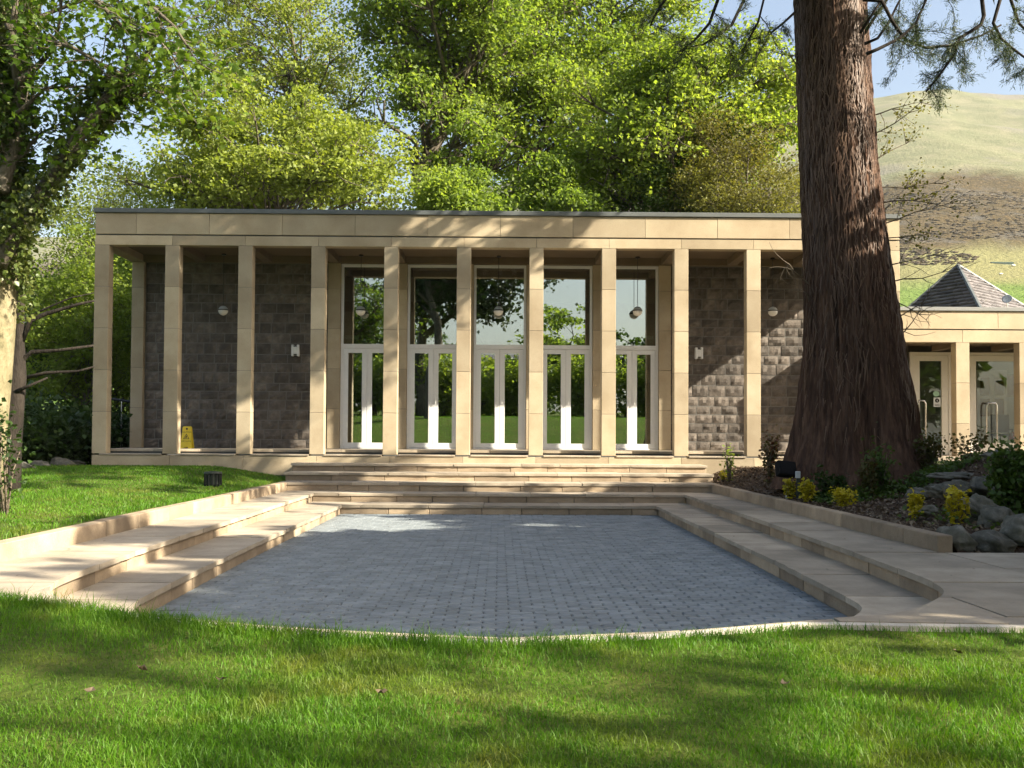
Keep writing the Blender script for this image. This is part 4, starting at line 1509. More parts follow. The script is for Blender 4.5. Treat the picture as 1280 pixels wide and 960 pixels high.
hv = np.stack([HX, HY, z_hill(HX, HY)], -1).reshape(-1, 3)
nx, ny = HX.shape
i, j = np.meshgrid(np.arange(nx - 1), np.arange(ny - 1), indexing='ij')
a = (i * ny + j).ravel()
m, nt, b = mat_new('fell_side')
pos = N(nt, "ShaderNodeNewGeometry").outputs['Position']
sep = N(nt, "ShaderNodeSeparateXYZ")
nt.links.new(pos, sep.inputs[0])
nb = noise(nt, 0.012, 6, 0.6, pos, 0.4)
na = noise(nt, 0.06, 5, 0.65, pos)
nc = noise(nt, 0.5, 4, 0.7, pos)


def zsum(k):
    q = N(nt, "ShaderNodeMath", operation='MULTIPLY_ADD')
    nt.links.new(nb, q.inputs[0])
    q.inputs[1].default_value = k
    nt.links.new(sep.outputs[2], q.inputs[2])
    return q.outputs[0]


fellg = ramp(nt, na, [(0.3, (0.115, 0.128, 0.075)), (0.5, (0.15, 0.155, 0.095)), (0.7, (0.195, 0.185, 0.125))])
grey = mixc(nt, fellg, (0.16, 0.15, 0.135), mrange(nt, nb, 0, 0.8, 0.56, 0.68))
brack = ramp(nt, nc, [(0.3, (0.04, 0.037, 0.023)), (0.5, (0.075, 0.06, 0.035)), (0.7, (0.12, 0.088, 0.048))])
brack = mixc(nt, brack, (0.095, 0.09, 0.08), mrange(nt, na, 0, 0.8, 0.5, 0.65))
field = ramp(nt, na, [(0.35, (0.075, 0.13, 0.03)), (0.6, (0.12, 0.17, 0.05))])
c1 = mixc(nt, brack, grey, mrange(nt, zsum(70), 0, 1, 158, 170))
c0 = mixc(nt, field, (0.17, 0.165, 0.08), mrange(nt, zsum(20), 0, 1, 51, 57))
col = mixc(nt, c0, c1, mrange(nt, zsum(40), 0, 1, 80, 90))
nt.links.new(col, b.inputs['Base Color'])
b.inputs['Roughness'].default_value = 1.0
b.inputs['Specular IOR Level'].default_value = 0.0
bump(nt, b, nc, 1.0, 1.5)
fell = build_np('hills', hv, np.stack([a, a + ny, a + ny + 1, a + 1], 1), m, None, 'structure', True)
fell['label'] = 'pale grassy fell side with a brown bracken belt and green fields'
# bracken and thorn bushes over the brown belt
rng = np.random.default_rng(77)
n = 15000
by = rng.uniform(200, 520, n)
bx_ = by * rng.uniform(0.22, 0.56, n)
bz = z_hill(bx_, by)
nb_ = fbm2(bx_, by, 91, 3, 0.03)
k = (bz + 16 * nb_ > 70) & (bz + 22 * nb_ < 116) & (rng.random(n) < 0.5 + 0.6 * nb_)
bx_, by, bz = bx_[k], by[k], bz[k]
r_ = rng.uniform(0.5, 1.3, len(bx_)) 
oct_ = np.array([(1, 0, 0), (-1, 0, 0), (0, 1, 0), (0, -1, 0), (0, 0, 0.38), (0.6, 0.6, 0.25), (-0.6, -0.6, 0.27), (0.6, -0.6, 0.25)])
tr_ = np.array([(0, 5, 4), (5, 2, 4), (2, 1, 4), (1, 6, 4), (6, 3, 4), (3, 7, 4), (7, 0, 4)])
vv = (np.stack([bx_, by, bz - 0.1], 1)[:, None] + oct_[None] * r_[:, None, None] * rng.uniform(0.7, 1.3, (len(bx_), 8, 1))).reshape(-1, 3)
tt = (tr_[None] + (np.arange(len(bx_)) * 8)[:, None, None]).reshape(-1, 3)
M['bracken'] = leaf_mat('bracken', (0.065, 0.056, 0.036), (0.1, 0.08, 0.046), (0.15, 0.11, 0.06), 0.25, tcol=(1, 1, 1))
tag(build_np('bracken', vv, tt, M['bracken'], None, 'stuff'), 'brown bracken and thorn scrub across the fell side', 'scrub')
# barn and sheep in the fields
def on_hill(px, py):
    lo, hi = 125.0, 900.0
    best = None
    for d in np.linspace(lo, hi, 900):
        p = P(px, py, d)
        if z_hill(np.array(p[0]), np.array(d)) >= p[2]:
            return (p[0], d, float(z_hill(np.array(p[0]), np.array(d))))
    return P(px, py, 300)


c = on_hill(1260, 328)
bn = thing('barn', c, 'long low dark green barn in the fields below the fell', 'barn')
W_ = 14 * c[1] / F_PX
build('wall', MB().box(c[0] - W_, c[0] + W_, c[1], c[1] + W_ * 0.5, c[2] - 1, c[2] + W_ * 0.14), M['barn'], bn)
m_ = MB()
m_.v = [(c[0] - W_, c[1] - 0.2, c[2] + W_ * 0.14), (c[0] + W_, c[1] - 0.2, c[2] + W_ * 0.14), (c[0] + W_, c[1] + W_ * 0.25, c[2] + W_ * 0.24), (c[0] - W_, c[1] + W_ * 0.25, c[2] + W_ * 0.24),
        (c[0] + W_, c[1] + W_ * 0.5, c[2] + W_ * 0.14), (c[0] - W_, c[1] + W_ * 0.5, c[2] + W_ * 0.14)]
m_.f = [(0, 1, 2, 3), (3, 2, 4, 5), (0, 3, 5), (1, 4, 2)]
build('roof', m_, M['barn'], bn)
for (px, py, lab) in ((1257, 342, 'white sheep lower down in the green field'), (1273, 331, 'white sheep near the dark green barn')):
    c = on_hill(px, py)
    s_ = c[1] / F_PX * 2.2
    sh = thing('sheep', c, lab, 'sheep', 'sheep on the hill field')
    mm = MB()
    mm.tube([(c[0] - s_, c[1], c[2] + s_ * 0.8), (c[0] - s_ * 0.7, c[1], c[2] + s_ * 0.85), (c[0] + s_ * 0.6, c[1], c[2] + s_ * 0.85), (c[0] + s_ * 0.95, c[1], c[2] + s_ * 0.95),
             (c[0] + s_ * 1.35, c[1], c[2] + s_ * 0.9)], [s_ * 0.2, s_ * 0.5, s_ * 0.48, s_ * 0.28, s_ * 0.16], 8)
    build('body', mm, M['sheep'], sh, smooth=True)
    for lx in (-0.5, 0.5):
        for ly in (-0.2, 0.2):
            build('leg', MB().tube([(c[0] + lx * s_, c[1] + ly * s_, c[2] - 0.1), (c[0] + lx * s_, c[1] + ly * s_, c[2] + s_ * 0.6)], [s_ * 0.08, s_ * 0.1], 5), M['black'], sh)

# ------------------------------------------------------------------ the big redwood
SY = 14.0
prof = [(-200, 1003, 1076), (0, 1001, 1086), (100, 1004, 1090), (200, 1006.5, 1097), (300, 1010, 1109), (400, 1012, 1124), (450, 1010, 1131), (500, 1005, 1138),
        (550, 996, 1146), (580, 988, 1154), (600, 981, 1162), (612, 976, 1168)]
zz, xc, rr = [], [], []
for (py, l, r_) in prof:
    p1, p2 = P(l, py, SY), P(r_, py, SY)
    zz.append((p1[2] + p2[2]) / 2)
    xc.append((p1[0] + p2[0]) / 2)
    rr.append((p2[0] - p1[0]) / 2)
zz, xc, rr = [list(reversed(q)) for q in (zz, xc, rr)]
zz += [14, 20, 24]
xc += [xc[-1] - 0.05, xc[-1] - 0.05, xc[-1] - 0.05]
rr += [0.30, 0.15, 0.03]
zs = np.concatenate([np.linspace(zz[0], 7.6, 260), np.linspace(7.7, 24, 60)])
NA = 260
ang = np.linspace(0, 2 * math.pi, NA, endpoint=False)
Z, A = np.meshgrid(zs, ang, indexing='ij')
rad = np.interp(Z, zz, rr)
low = np.clip((2.4 - Z) / 1.8, 0, 1)
tw = A + 0.06 * Z
but = 0.05 * np.sin(5 * tw + 1) + 0.035 * np.sin(9 * tw + 0.3 * Z) + 0.02 * np.sin(14 * tw + 2)
furrow = np.zeros_like(A)
for k, am in ((23, 0.35), (37, 0.3), (61, 0.25), (97, 0.2)):
    furrow += am * np.sin(k * A + 1.3 * np.sin(0.9 * Z + k) + 0.7 * np.sin(2.3 * Z + 2 * k))
furrow = np.abs(furrow) ** 0.7
rng = np.random.default_rng(5)
rough = rng.normal(size=A.shape)
for _ in range(3):                                           # fibres: smooth along the height only
    rough = (np.roll(rough, 1, 0) + rough + np.roll(rough, -1, 0)) / 3
rad2 = rad * (1 + but * (0.25 + 1.9 * low)) + furrow * 0.07 * np.clip(rad / 0.5, 0.2, 1) - 0.03 + rough * 0.012
VX = np.interp(Z, zz, xc) + rad2 * np.cos(A)
VY = SY + rad2 * np.sin(A)
v = np.stack([VX, VY, Z], -1).reshape(-1, 3)
i, j = np.meshgrid(np.arange(len(zs) - 1), np.arange(NA), indexing='ij')
a = (i * NA + j).ravel()
b_ = (i * NA + (j + 1) % NA).ravel()
sq = thing('redwood_tree', (float(np.interp(0.65, zz, xc)), SY, 0.6), 'huge redwood with fibrous red brown trunk and drooping feathery branches', 'tree')
build_np('trunk', v, np.stack([a, b_, b_ + NA, a + NA], 1), M['redwood'], sq)
# loose fibre strips
n = 4200
ai = rng.uniform(math.pi, 2 * math.pi, n)
zi = 1.0 + 6.6 * rng.uniform(0, 1, n) ** 0.6
ri = np.interp(zi, zz, rr) * (1 + 0.02 * rng.normal(size=n)) + 0.02
L = rng.uniform(0.08, 0.4, n)
w_ = rng.uniform(0.003, 0.009, n)
out = rng.uniform(-0.01, 0.045, n)
da = rng.normal(size=n) * 0.05
cxz = np.interp(zi, zz, xc)


def onb(aa, zz_, rad_):
    return np.stack([cxz + rad_ * np.cos(aa), SY + rad_ * np.sin(aa), zz_], 1)


wd = w_ / ri
v = np.stack([onb(ai - wd, zi, ri), onb(ai + wd, zi, ri), onb(ai + da + wd * 0.6, zi - L * 0.6, ri + 0.012), onb(ai + da - wd * 0.6, zi - L * 0.6, ri + 0.012),
              onb(ai + da * 2.2, zi - L, ri + out)], 1).reshape(-1, 3)
kk = (np.arange(n) * 5)[:, None]
build_np('bark_strips', v, np.concatenate([kk + [0, 1, 2], kk + [0, 2, 3], kk + [3, 2, 4]], 0), M['shred'], sq, 'stuff')
# bare side twigs on the trunk
tl = []
for (px, py, dx, dz) in ((1004, 105, -0.55, 0.12), (1003, 78, -0.4, 0.25), (1007, 62, -0.6, -0.05), (1100, 195, 0.5, 0.25), (1103, 230, 0.75, 0.1), (1106, 262, 0.65, 0.35), (1108, 290, 0.5, -0.1),
                         (1116, 330, 0.8, 0.05), (1118, 350, 0.9, 0.25), (1120, 372, 0.7, -0.1), (1124, 400, 0.6, 0.2), (1128, 420, 0.5, 0.3), (1012, 350, -0.45, 0.5), (1012, 372, -0.3, 0.3),
                         (1098, 140, 0.5, -0.1), (1094, 165, 0.8, 0.05), (1108, 250, 0.9, 0.1), (1112, 275, 0.8, 0.3)):
    p = np.array(P(px, py, SY - 0.1))
    d = np.array([dx, rng.uniform(-0.5, 0.1), dz])
    tb = MB()
    pts = bent(p - d * 0.1, d, np.linalg.norm(d) * 1.3, 5, rng, 0.18, 0.0)
    tb.tube(pts, [0.011, 0.009, 0.007, 0.005, 0.004, 0.002], 5)
    for q_ in range(5):
        s0 = pts[rng.integers(1, 5)]
        d2 = d + rng.normal(size=3) * 0.4
        p2 = bent(s0, d2, 0.4 * rng.uniform(0.5, 1.2), 3, rng, 0.25)
        tb.tube(p2, [0.006, 0.004, 0.003, 0.002], 4, cap=False)
        if px > 1090 and py < 300:
            tl += list(p2[1:])
    build('side_twig', tb, M['twig'], sq)
tl = np.array(tl)
tl = np.repeat(tl, 5, 0) + rng.normal(size=(len(tl) * 5, 3)) * 0.06
v, t = leaf_quads(tl, rng.uniform(0.03, 0.06, len(tl)), rng)
build_np('side_leaves', v, t, M['leaf_olive'], sq)
# branches: fall from the trunk, sweep up at the ends, carry hanging sprays
bm_, nd_c, nd_d, nd_s = MB(), [], [], []


def rw_branch(p0, pts, r0, dens=1.0, big=1.0):
    bm_.tube(pts, list(np.linspace(r0, 0.012, len(pts))), 7)
    pts = [np.array(p) for p in pts]
    for s in range(1, len(pts)):
        L = np.linalg.norm(pts[s] - pts[s - 1])
        m = max(2, int(L / 0.16 * dens))
        for q_ in range(m):
            f = (q_ + rng.random()) / m
            base = pts[s - 1] * (1 - f) + pts[s] * f
            if (s - 1 + f) / len(pts) < 0.28:
                continue
            d = rng.normal(size=3) * np.array([1, 1, 0.35]) + np.array([0, 0, -0.5])
            tw = bent(base, d, rng.uniform(0.35, 0.95) if big > 1 else rng.uniform(0.2, 0.75), 5, rng, 0.2, -0.12)
            if big <= 1:                                  # finer side sprays on the twigs one can see
                for e in (1, 2, 3, 4):
                    for _ in range(2):
                        d3 = (tw[e] - tw[e - 1]) / np.linalg.norm(tw[e] - tw[e - 1]) + rng.normal(size=3) * 0.6
                        t3 = bent(tw[e], d3, rng.uniform(0.08, 0.24), 3, rng, 0.15, -0.05)
                        bm_.tube(t3, [0.003, 0.002, 0.002, 0.001], 3, cap=False)
                        for f3 in range(1, 4):
                            for _ in range(9):
                                nd_s.append(big)
                                nd_c.append(t3[f3] + (t3[f3 - 1] - t3[f3]) * rng.random() + rng.normal(size=3) * 0.02)
                                nd_d.append((t3[f3] - t3[f3 - 1]) / np.linalg.norm(t3[f3] - t3[f3 - 1]) + rng.normal(size=3) * 0.5)
            bm_.tube(tw, [0.007, 0.006, 0.005, 0.004, 0.003, 0.002], 4, cap=False)
            for e in range(1, 6):
                for _ in range(7 if big > 1 else 26):
                    nd_s.append(big)
                    nd_c.append(tw[e] + (tw[e - 1] - tw[e]) * rng.random() + rng.normal(size=3) * (0.09 if big > 1 else 0.035))
                    nd_d.append((tw[e] - tw[e - 1]) / np.linalg.norm(tw[e] - tw[e - 1]) + rng.normal(size=3) * 0.5)


# the ones in view, traced
for seg, y_, r0 in (
        ([(1086, -10), (1110, -8), (1124, 20), (1140, 42), (1166, 52), (1200, 48), (1236, 36), (1262, 22)], 13.0, 0.045),
        ([(1083, 40), (1100, 14), (1118, -12), (1150, -40)], 13.6, 0.04), ([(1082, 33), (1098, 8), (1112, -14)], 13.4, 0.035),
        ([(1088, 47), (1104, 40), (1118, 20), (1130, -4), (1150, -40)], 13.2, 0.035),
        ([(1090, 60), (1104, 54), (1132, 40), (1152, 22), (1164, -4), (1175, -30)], 12.6, 0.04),
        ([(1180, -60), (1236, -30), (1240, 10), (1236, 22), (1208, 40), (1200, 62), (1180, 90), (1165, 108)], 12.0, 0.05),
        ([(1270, -40), (1252, 20), (1262, 40), (1280, 55), (1300, 70)], 12.4, 0.04),
        ([(1290, -60), (1275, -10), (1285, 20), (1310, 45)], 11.8, 0.04),
        ([(1000, 6), (985, 20), (968, 34)], 13.6, 0.03),
        ([(1000, -60), (935, -10), (918, 24), (900, 38), (880, 50)], 13.0, 0.045),
        ([(1000, -90), (905, -20), (890, 22), (870, 45), (852, 58)], 13.4, 0.05),
        ([(1000, -90), (900, -60), (845, -25), (822, 10), (815, 25)], 13.2, 0.05),
        ([(1000, -40), (960, -12), (952, 20), (938, 45), (950, 40)], 13.5, 0.03)):
    rw_branch(None, [P(px, py, y_) for (px, py) in seg], r0 * 0.62)
# the crown above the picture
for kz in range(112):
    z0 = 8.3 + 14.8 * (kz / 92) ** 1.3 if kz < 92 else 10.0 + 6.0 * (kz - 92) / 20 + rng.uniform(-0.2, 0.2)
    az = kz * 2.399 + rng.normal() * 0.2
    Lb = (4.9 * (1 - (z0 - 7) / 18.5) + 0.4) * rng.uniform(0.7, 1.1)
    h = np.array([math.cos(az), math.sin(az), 0])
    p0 = np.array([np.interp(z0, zz, xc), SY, z0])
    dr = 0.28 * Lb
    pts = [p0 + h * Lb * f + np.array([0, 0, -dr * math.sin(f * 2.2) + rng.normal() * 0.04]) for f in np.linspace(0, 1, 7)]
    low_ = min(p[2] - (EYE + 0.44 * p[1] + 1.2) for p in pts)
    if low_ < 0:
        pts = [p + np.array([0, 0, -low_ * min(1, i_ / 2)]) for i_, p in enumerate(pts)]
    n0 = len(nd_c)
    rw_branch(None, pts, 0.05, 0.62, 3.0)
nd_s = np.array(nd_s)
nd_c, nd_d = np.array(nd_c), unit(np.array(nd_d))
n = len(nd_c)
w = unit(np.cross(nd_d, rng.normal(size=(n, 3))))
L = np.where(nd_s > 1, rng.uniform(0.15, 0.38, n), rng.uniform(0.025, 0.075, n))[:, None]
ww = np.where(nd_s > 1, rng.uniform(0.024, 0.06, n), rng.uniform(0.002, 0.0045, n))[:, None]
v = np.stack([nd_c - nd_d * L * 0.2, nd_c + w * ww + nd_d * L * 0.4, nd_c + nd_d * L, nd_c - w * ww + nd_d * L * 0.4], 1).reshape(-1, 3)
kk = (np.arange(n) * 4)[:, None]
build('branches', bm_, M['shaded_bark'], sq, smooth=True)
build_np('foliage', v, np.concatenate([kk + [0, 1, 2], kk + [0, 2, 3]], 0), M['needle'], sq)
print('needles', n)

# ------------------------------------------------------------------ trees behind the pavilion
G = 'trees behind the pavilion'


def at(px, py, d):
    return np.array(P(px, py, d))


def back_tree(name, label, px0, px1, py0, py1, d, leaf, seed, r=0.25, lean_px=None, z0=0.6, **kw):
    """crown given by its box in the picture"""
    a, b = at(px0, py1, d), at(px1, py0, d)
    cx, cz = (a[0] + b[0]) / 2, (a[2] + b[2]) / 2
    rx, rz = (b[0] - a[0]) / 2, (b[2] - a[2]) / 2
    bx_ = cx if lean_px is None else at(lean_px, 300, d)[0]
    return tree(name, label, (bx_, d, z0), b[2] - z0, (cx - bx_, 0, cz - z0, rx, min(rx, 4.0), rz), r, leaf, M['bark'], seed,
                lean=(cx - bx_, 0), group=G, **kw)


AIRY = dict(lsize=0.125, spray=0.5, flat=0.4, csize=0.62)
back_tree('maple_tree', 'low spreading maple with bright yellow green leaves over the left roof edge', 185, 525, 128, 290, 26, M['leaf_yellow'], 101, 0.2, twigs=900, leaves=52, clumps=52, gap=0.1, lsize=0.11, spray=0.42, flat=0.35, csize=0.66)
back_tree('feathery_tree', 'tall feathery tree with pale thin branches behind the yellow maple', 225, 490, -120, 235, 36, M['leaf_pale'], 102, 0.25, twigs=800, leaves=32, clumps=60, gap=0.12, **AIRY)
back_tree('sycamore_tree', 'tall sycamore with leaning dark trunk behind the middle of the roof', 430, 690, -170, 250, 30, M['leaf_green'], 103, 0.34, lean_px=490, twigs=1100, leaves=41, clumps=60, gap=0.13, **AIRY)
back_tree('sycamore_tree', 'broad dark green sycamore behind the right middle of the roof', 560, 800, -60, 275, 33, M['leaf_green'], 104, 0.3, twigs=900, leaves=41, clumps=50, gap=0.13, **AIRY)
back_tree('lime_tree', 'tall bright green tree whose crown slopes down towards the redwood', 700, 1000, 30, 270, 29, M['leaf_lime'], 105, 0.3, twigs=1200, leaves=41, clumps=60, gap=0.12, **AIRY)
back_tree('lime_tree', 'high bright green tree rising above the picture left of the redwood branches', 630, 880, -170, 140, 34, M['leaf_lime'], 106, 0.3, twigs=750, leaves=41, clumps=40, gap=0.14, **AIRY)
back_tree('budding_tree', 'olive brown budding tree low beside the redwood trunk', 820, 1030, 150, 300, 27, M['leaf_olive'], 107, 0.15, twigs=600, leaves=50, clumps=60, lsize=0.07, spray=0.45, csize=0.7, gap=0.05, stems=3)
back_tree('hazel_bush', 'dark green bush just above the middle of the roof', 490, 650, 205, 300, 27.5, M['leaf_green'], 108, 0.12, twigs=300, leaves=55, clumps=28, lsize=0.11, spray=0.4, stems=3)
back_tree('hazel_bush', 'low green bush above the roof under the broad sycamore', 620, 790, 195, 300, 28, M['leaf_green'], 109, 0.12, twigs=300, leaves=50, clumps=26, lsize=0.11, spray=0.4, stems=3)
back_tree('hazel_bush', 'dark bush above the roof under the sloping lime', 760, 910, 185, 300, 28.5, M['leaf_mid'], 110, 0.12, twigs=300, leaves=50, clumps=26, lsize=0.11, spray=0.4, stems=3)
back_tree('willow_tree', 'pale thin willow beyond the left end of the roof', 40, 215, 195, 420, 34, M['leaf_pale'], 111, 0.16, twigs=500, leaves=40, clumps=50, lsize=0.1, spray=0.6, flat=0.8, csize=0.7, stems=3)
# trees and hedge growth left of the pavilion
back_tree('thicket_tree', 'many stemmed thicket tree with sunlit leaves left of the corner column', 25, 190, 290, 520, 24.5, M['leaf_lime'], 112, 0.12, twigs=600, leaves=40, clumps=60, lsize=0.09, spray=0.4, csize=0.75, stems=6)
back_tree('thicket_tree', 'thicket tree seen through the open end of the portico', 100, 215, 300, 540, 28, M['leaf_lime'], 113, 0.12, twigs=500, leaves=45, clumps=50, lsize=0.1, spray=0.45, csize=0.75, stems=5)
back_tree('thicket_tree', 'dark thicket tree behind the ivy clad trunk', -60, 90, 300, 560, 27, M['leaf_mid'], 114, 0.12, twigs=450, leaves=50, clumps=40, lsize=0.11, spray=0.45, csize=0.75, stems=5)
rng = np.random.default_rng(123)
for k_, (px, py, d, rx, h, lab) in enumerate(((60, 575, 21.5, 1.5, 1.0, 'dark green undergrowth bush left of the corner column'), (110, 575, 22.5, 1.6, 1.05, 'dark undergrowth bush touching the corner column'),
                                           (15, 580, 20.5, 1.4, 1.1, 'dark undergrowth bush behind the ivy clad trunk'), (170, 570, 24, 1.5, 0.9, 'dark bush beyond the handrail'),
                                           (-40, 585, 19, 1.5, 1.2, 'dark undergrowth bush at the left picture edge'))):
    c = at(px, py, d)
    shrub('undergrowth_bush', lab, (c[0], d, 0.5), rx, 1.0, h, M['leaf_dark'], 200 + k_, n=5200, lsize=0.12, group='undergrowth left of the pavilion', stems=26, hollow=0.3)

# near tree on the left: ivy clad trunk and big limbs
IV = 11.0
iv = thing('ivy_clad_tree', (at(-22, 640, IV)[0], IV, 0.45), 'tall pale barked tree wrapped in ivy at the left edge', 'tree')
rng = np.random.default_rng(321)
tp = [at(-26, 660, IV), at(-20, 560, IV), at(-12, 480, IV), at(-6, 400, IV), at(-2, 300, IV), at(0, 200, IV), at(4, 100, IV), at(8, 0, IV), at(6, -120, IV), at(0, -300, IV)]
tm = MB().tube(tp, [0.3, 0.25, 0.235, 0.225, 0.2, 0.18, 0.16, 0.14, 0.11, 0.05], 16)
build('trunk', tm, M['pale_bark'], iv, smooth=True)
lm = MB()
limbs = [([(0, 330), (30, 275), (60, 225), (100, 165), (128, 125), (150, 95), (172, 82), (190, 52), (200, 10)], 10.6, 0.085),
         ([(28, 290), (60, 240), (100, 190), (140, 140), (165, 118), (215, 112), (245, 112)], 10.9, 0.05),
         ([(0, 240), (20, 170), (22, 110), (12, 40), (20, -40)], 10.7, 0.09),
         ([(5, 30), (30, 35), (60, 50), (85, 55), (120, 75), (150, 90)], 10.2, 0.035),
         ([(20, 140), (55, 108), (100, 106), (130, 104)], 10.5, 0.025),
         ([(10, 210), (50, 165), (70, 155), (100, 150)], 10.8, 0.02),
         ([(20, 100), (45, 80), (62, 60), (70, 30), (75, -20)], 10.6, 0.04),
         ([(150, 95), (160, 60), (185, 30), (205, 20)], 10.4, 0.02), ([(128, 125), (170, 98), (200, 90), (228, 80)], 10.3, 0.018),
         ([(30, -60), (100, -40), (170, -10), (215, 30), (235, 60)], 10.0, 0.04),
         ([(60, -40), (120, 0), (150, 30), (190, 40), (220, 75)], 9.8, 0.03),
         ([(0, 60), (40, 20), (90, 0), (130, -10), (180, 20)], 10.9, 0.03)]
ltips = []
for seg, d, r0 in limbs:
    pts = [at(px, py, d + 0.25 * math.sin(i * 1.3)) for i, (px, py) in enumerate(seg)]
    lm.tube(pts, list(np.linspace(r0, r0 * 0.25, len(pts))), 7)
    for i in range(max(1, len(pts) // 3), len(pts)):
        for _ in range(6):
            s0 = pts[i - 1] + (pts[i] - pts[i - 1]) * rng.random()
            tw = bent(s0, rng.normal(size=3) * np.array([1, 1, 0.5]) + (pts[i] - pts[i - 1]) / np.linalg.norm(pts[i] - pts[i - 1]) * 0.8, rng.uniform(0.3, 0.9), 4, rng, 0.25)
            lm.tube(tw, [0.008, 0.006, 0.004, 0.003, 0.002], 4, cap=False)
            ltips += [(q_, r0) for q_ in tw[2:]]
build('limbs', lm, M['bark'], iv, smooth=True)
lt = np.array([q_ for q_, r_ in ltips])
den = np.array([1.0 for _ in ltips])
m_ = 5
c = np.repeat(lt, m_, 0) + rng.normal(size=(len(lt) * m_, 3)) * np.array([0.16, 0.16, 0.09])
c[:, 2] -= 0.04
v, t = leaf_lobed(c, rng.uniform(0.045, 0.115, len(c)), rng)
build_np('crown', v, t, M['leaf_near'], iv)
# ivy sleeve round trunk and lower limbs
ic = []
for seg, rads, n_ in ((tp[3:9], [0.235, 0.21, 0.19, 0.17, 0.15, 0.12], 13000), ([at(px, py, 10.6) for px, py in limbs[0][0][:6]], [0.1] * 6, 2600)):
    for _ in range(n_):
        f = rng.random() * (len(seg) - 1)
        i = int(f)
        p = seg[i] * (1 - (f - i)) + seg[i + 1] * (f - i)
        a = rng.uniform(0, 6.28)
        ex = abs(rng.normal()) * 0.055 * (1 + 0.8 * math.sin(p[2] * 3) ** 2)
        keep = 1.0 if f > 0.4 else 0.6 * max(0, math.sin(a * 2 + p[2] * 5))
        if rng.random() < keep:
            ic.append(p + np.array([math.cos(a), math.sin(a), 0]) * (rads[i] + 0.015 + ex))
ic = np.array(ic)
v, t = leaf_quads(ic, rng.uniform(0.035, 0.08, len(ic)), rng, 0.3, 0.95)
build_np('ivy', v, t, M['ivy'], iv)
# second trunk, shade put into its bark colour, with a fork and low bare boughs behind it
dk = thing('bare_forked_tree', (at(20, 640, 13.5)[0], 13.5, 0.5), 'brown forked trunk with low bare boughs behind the ivy clad tree', 'tree')
mb = MB()
mb.tube([at(14, 650, 13.5), at(16, 560, 13.5), at(20, 500, 13.5), at(24, 470, 13.5), at(26, 430, 13.5), at(28, 340, 13.5), at(22, 250, 13.5)], [0.17, 0.15, 0.14, 0.12, 0.07, 0.05, 0.03], 12)
build('trunk', mb, M['shaded_bark'], dk, smooth=True)
mb = MB()
for seg, d, r0 in (([(22, 480), (30, 450), (42, 440), (75, 438), (118, 432)], 13.5, 0.045), ([(24, 475), (60, 466), (100, 464), (120, 458)], 13.6, 0.03), ([(22, 490), (40, 482), (62, 472)], 13.4, 0.03),
                   ([(28, 430), (40, 400), (60, 392), (80, 386), (100, 380), (118, 376)], 13.5, 0.04), ([(30, 400), (60, 385), (90, 372), (118, 366)], 13.8, 0.018)):
    mb.tube([at(px, py, d) for px, py in seg], list(np.linspace(r0, r0 * 0.35, len(seg))), 7)
build('boughs', mb, M['shaded_bark'], dk, smooth=True)
c = at(10, 645, 10)
shrub('sapling', 'thin dark leafy sapling at the left edge of the side lawn', (c[0], 10, 0.38), 0.28, 0.25, 0.95, M['leaf_dark'], 301, n=380, lsize=0.055, stems=7, hollow=0.3)

# ------------------------------------------------------------------ trees outside the picture on the right that shade the court
OG = 'trees to the right of the court'
tree('shade_tree', 'dense round tree shading the court from the right', (10.6, 5.5, 0.3), 9.8, (0, 0, 4.9, 2.6, 4.35, 4.6), 0.25, M['leaf_mid'], M['bark'], 401, twigs=900, leaves=42, lsize=0.42, spray=0.65, group=OG, gap=0.1, clumps=80, csize=0.6)
tree('shade_tree', 'dense round tree shading the redwood base from the right', (11.3, 10.9, 0.3), 7.8, (0, 0, 3.9, 2.4, 3.1, 3.7), 0.2, M['leaf_mid'], M['bark'], 402, twigs=500, leaves=44, lsize=0.4, spray=0.7, group=OG, gap=0.1, clumps=50, csize=0.75)
tree('shade_tree', 'slender unseen tree with a small high crown added to shade the court front', (10.9, 2.0, 0.3), 8.9, (0, 0, 7.7, 1.6, 1.15, 1.25), 0.1, M['leaf_mid'], M['bark'], 404, twigs=160, leaves=40, lsize=0.3, spray=0.4, group=OG, gap=0.08, clumps=24, csize=0.7)  # unseen tree, added to close a gap in the court's shade
tree('shade_tree', 'open tree casting flecked shade on the near lawn', (12.5, -3.0, 0.4), 11.6, (0, 0, 8.6, 3.0, 2.6, 2.9), 0.2, M['leaf_green'], M['bark'], 403, twigs=90, leaves=18, lsize=0.24, spray=0.7, group=OG, gap=0.14)
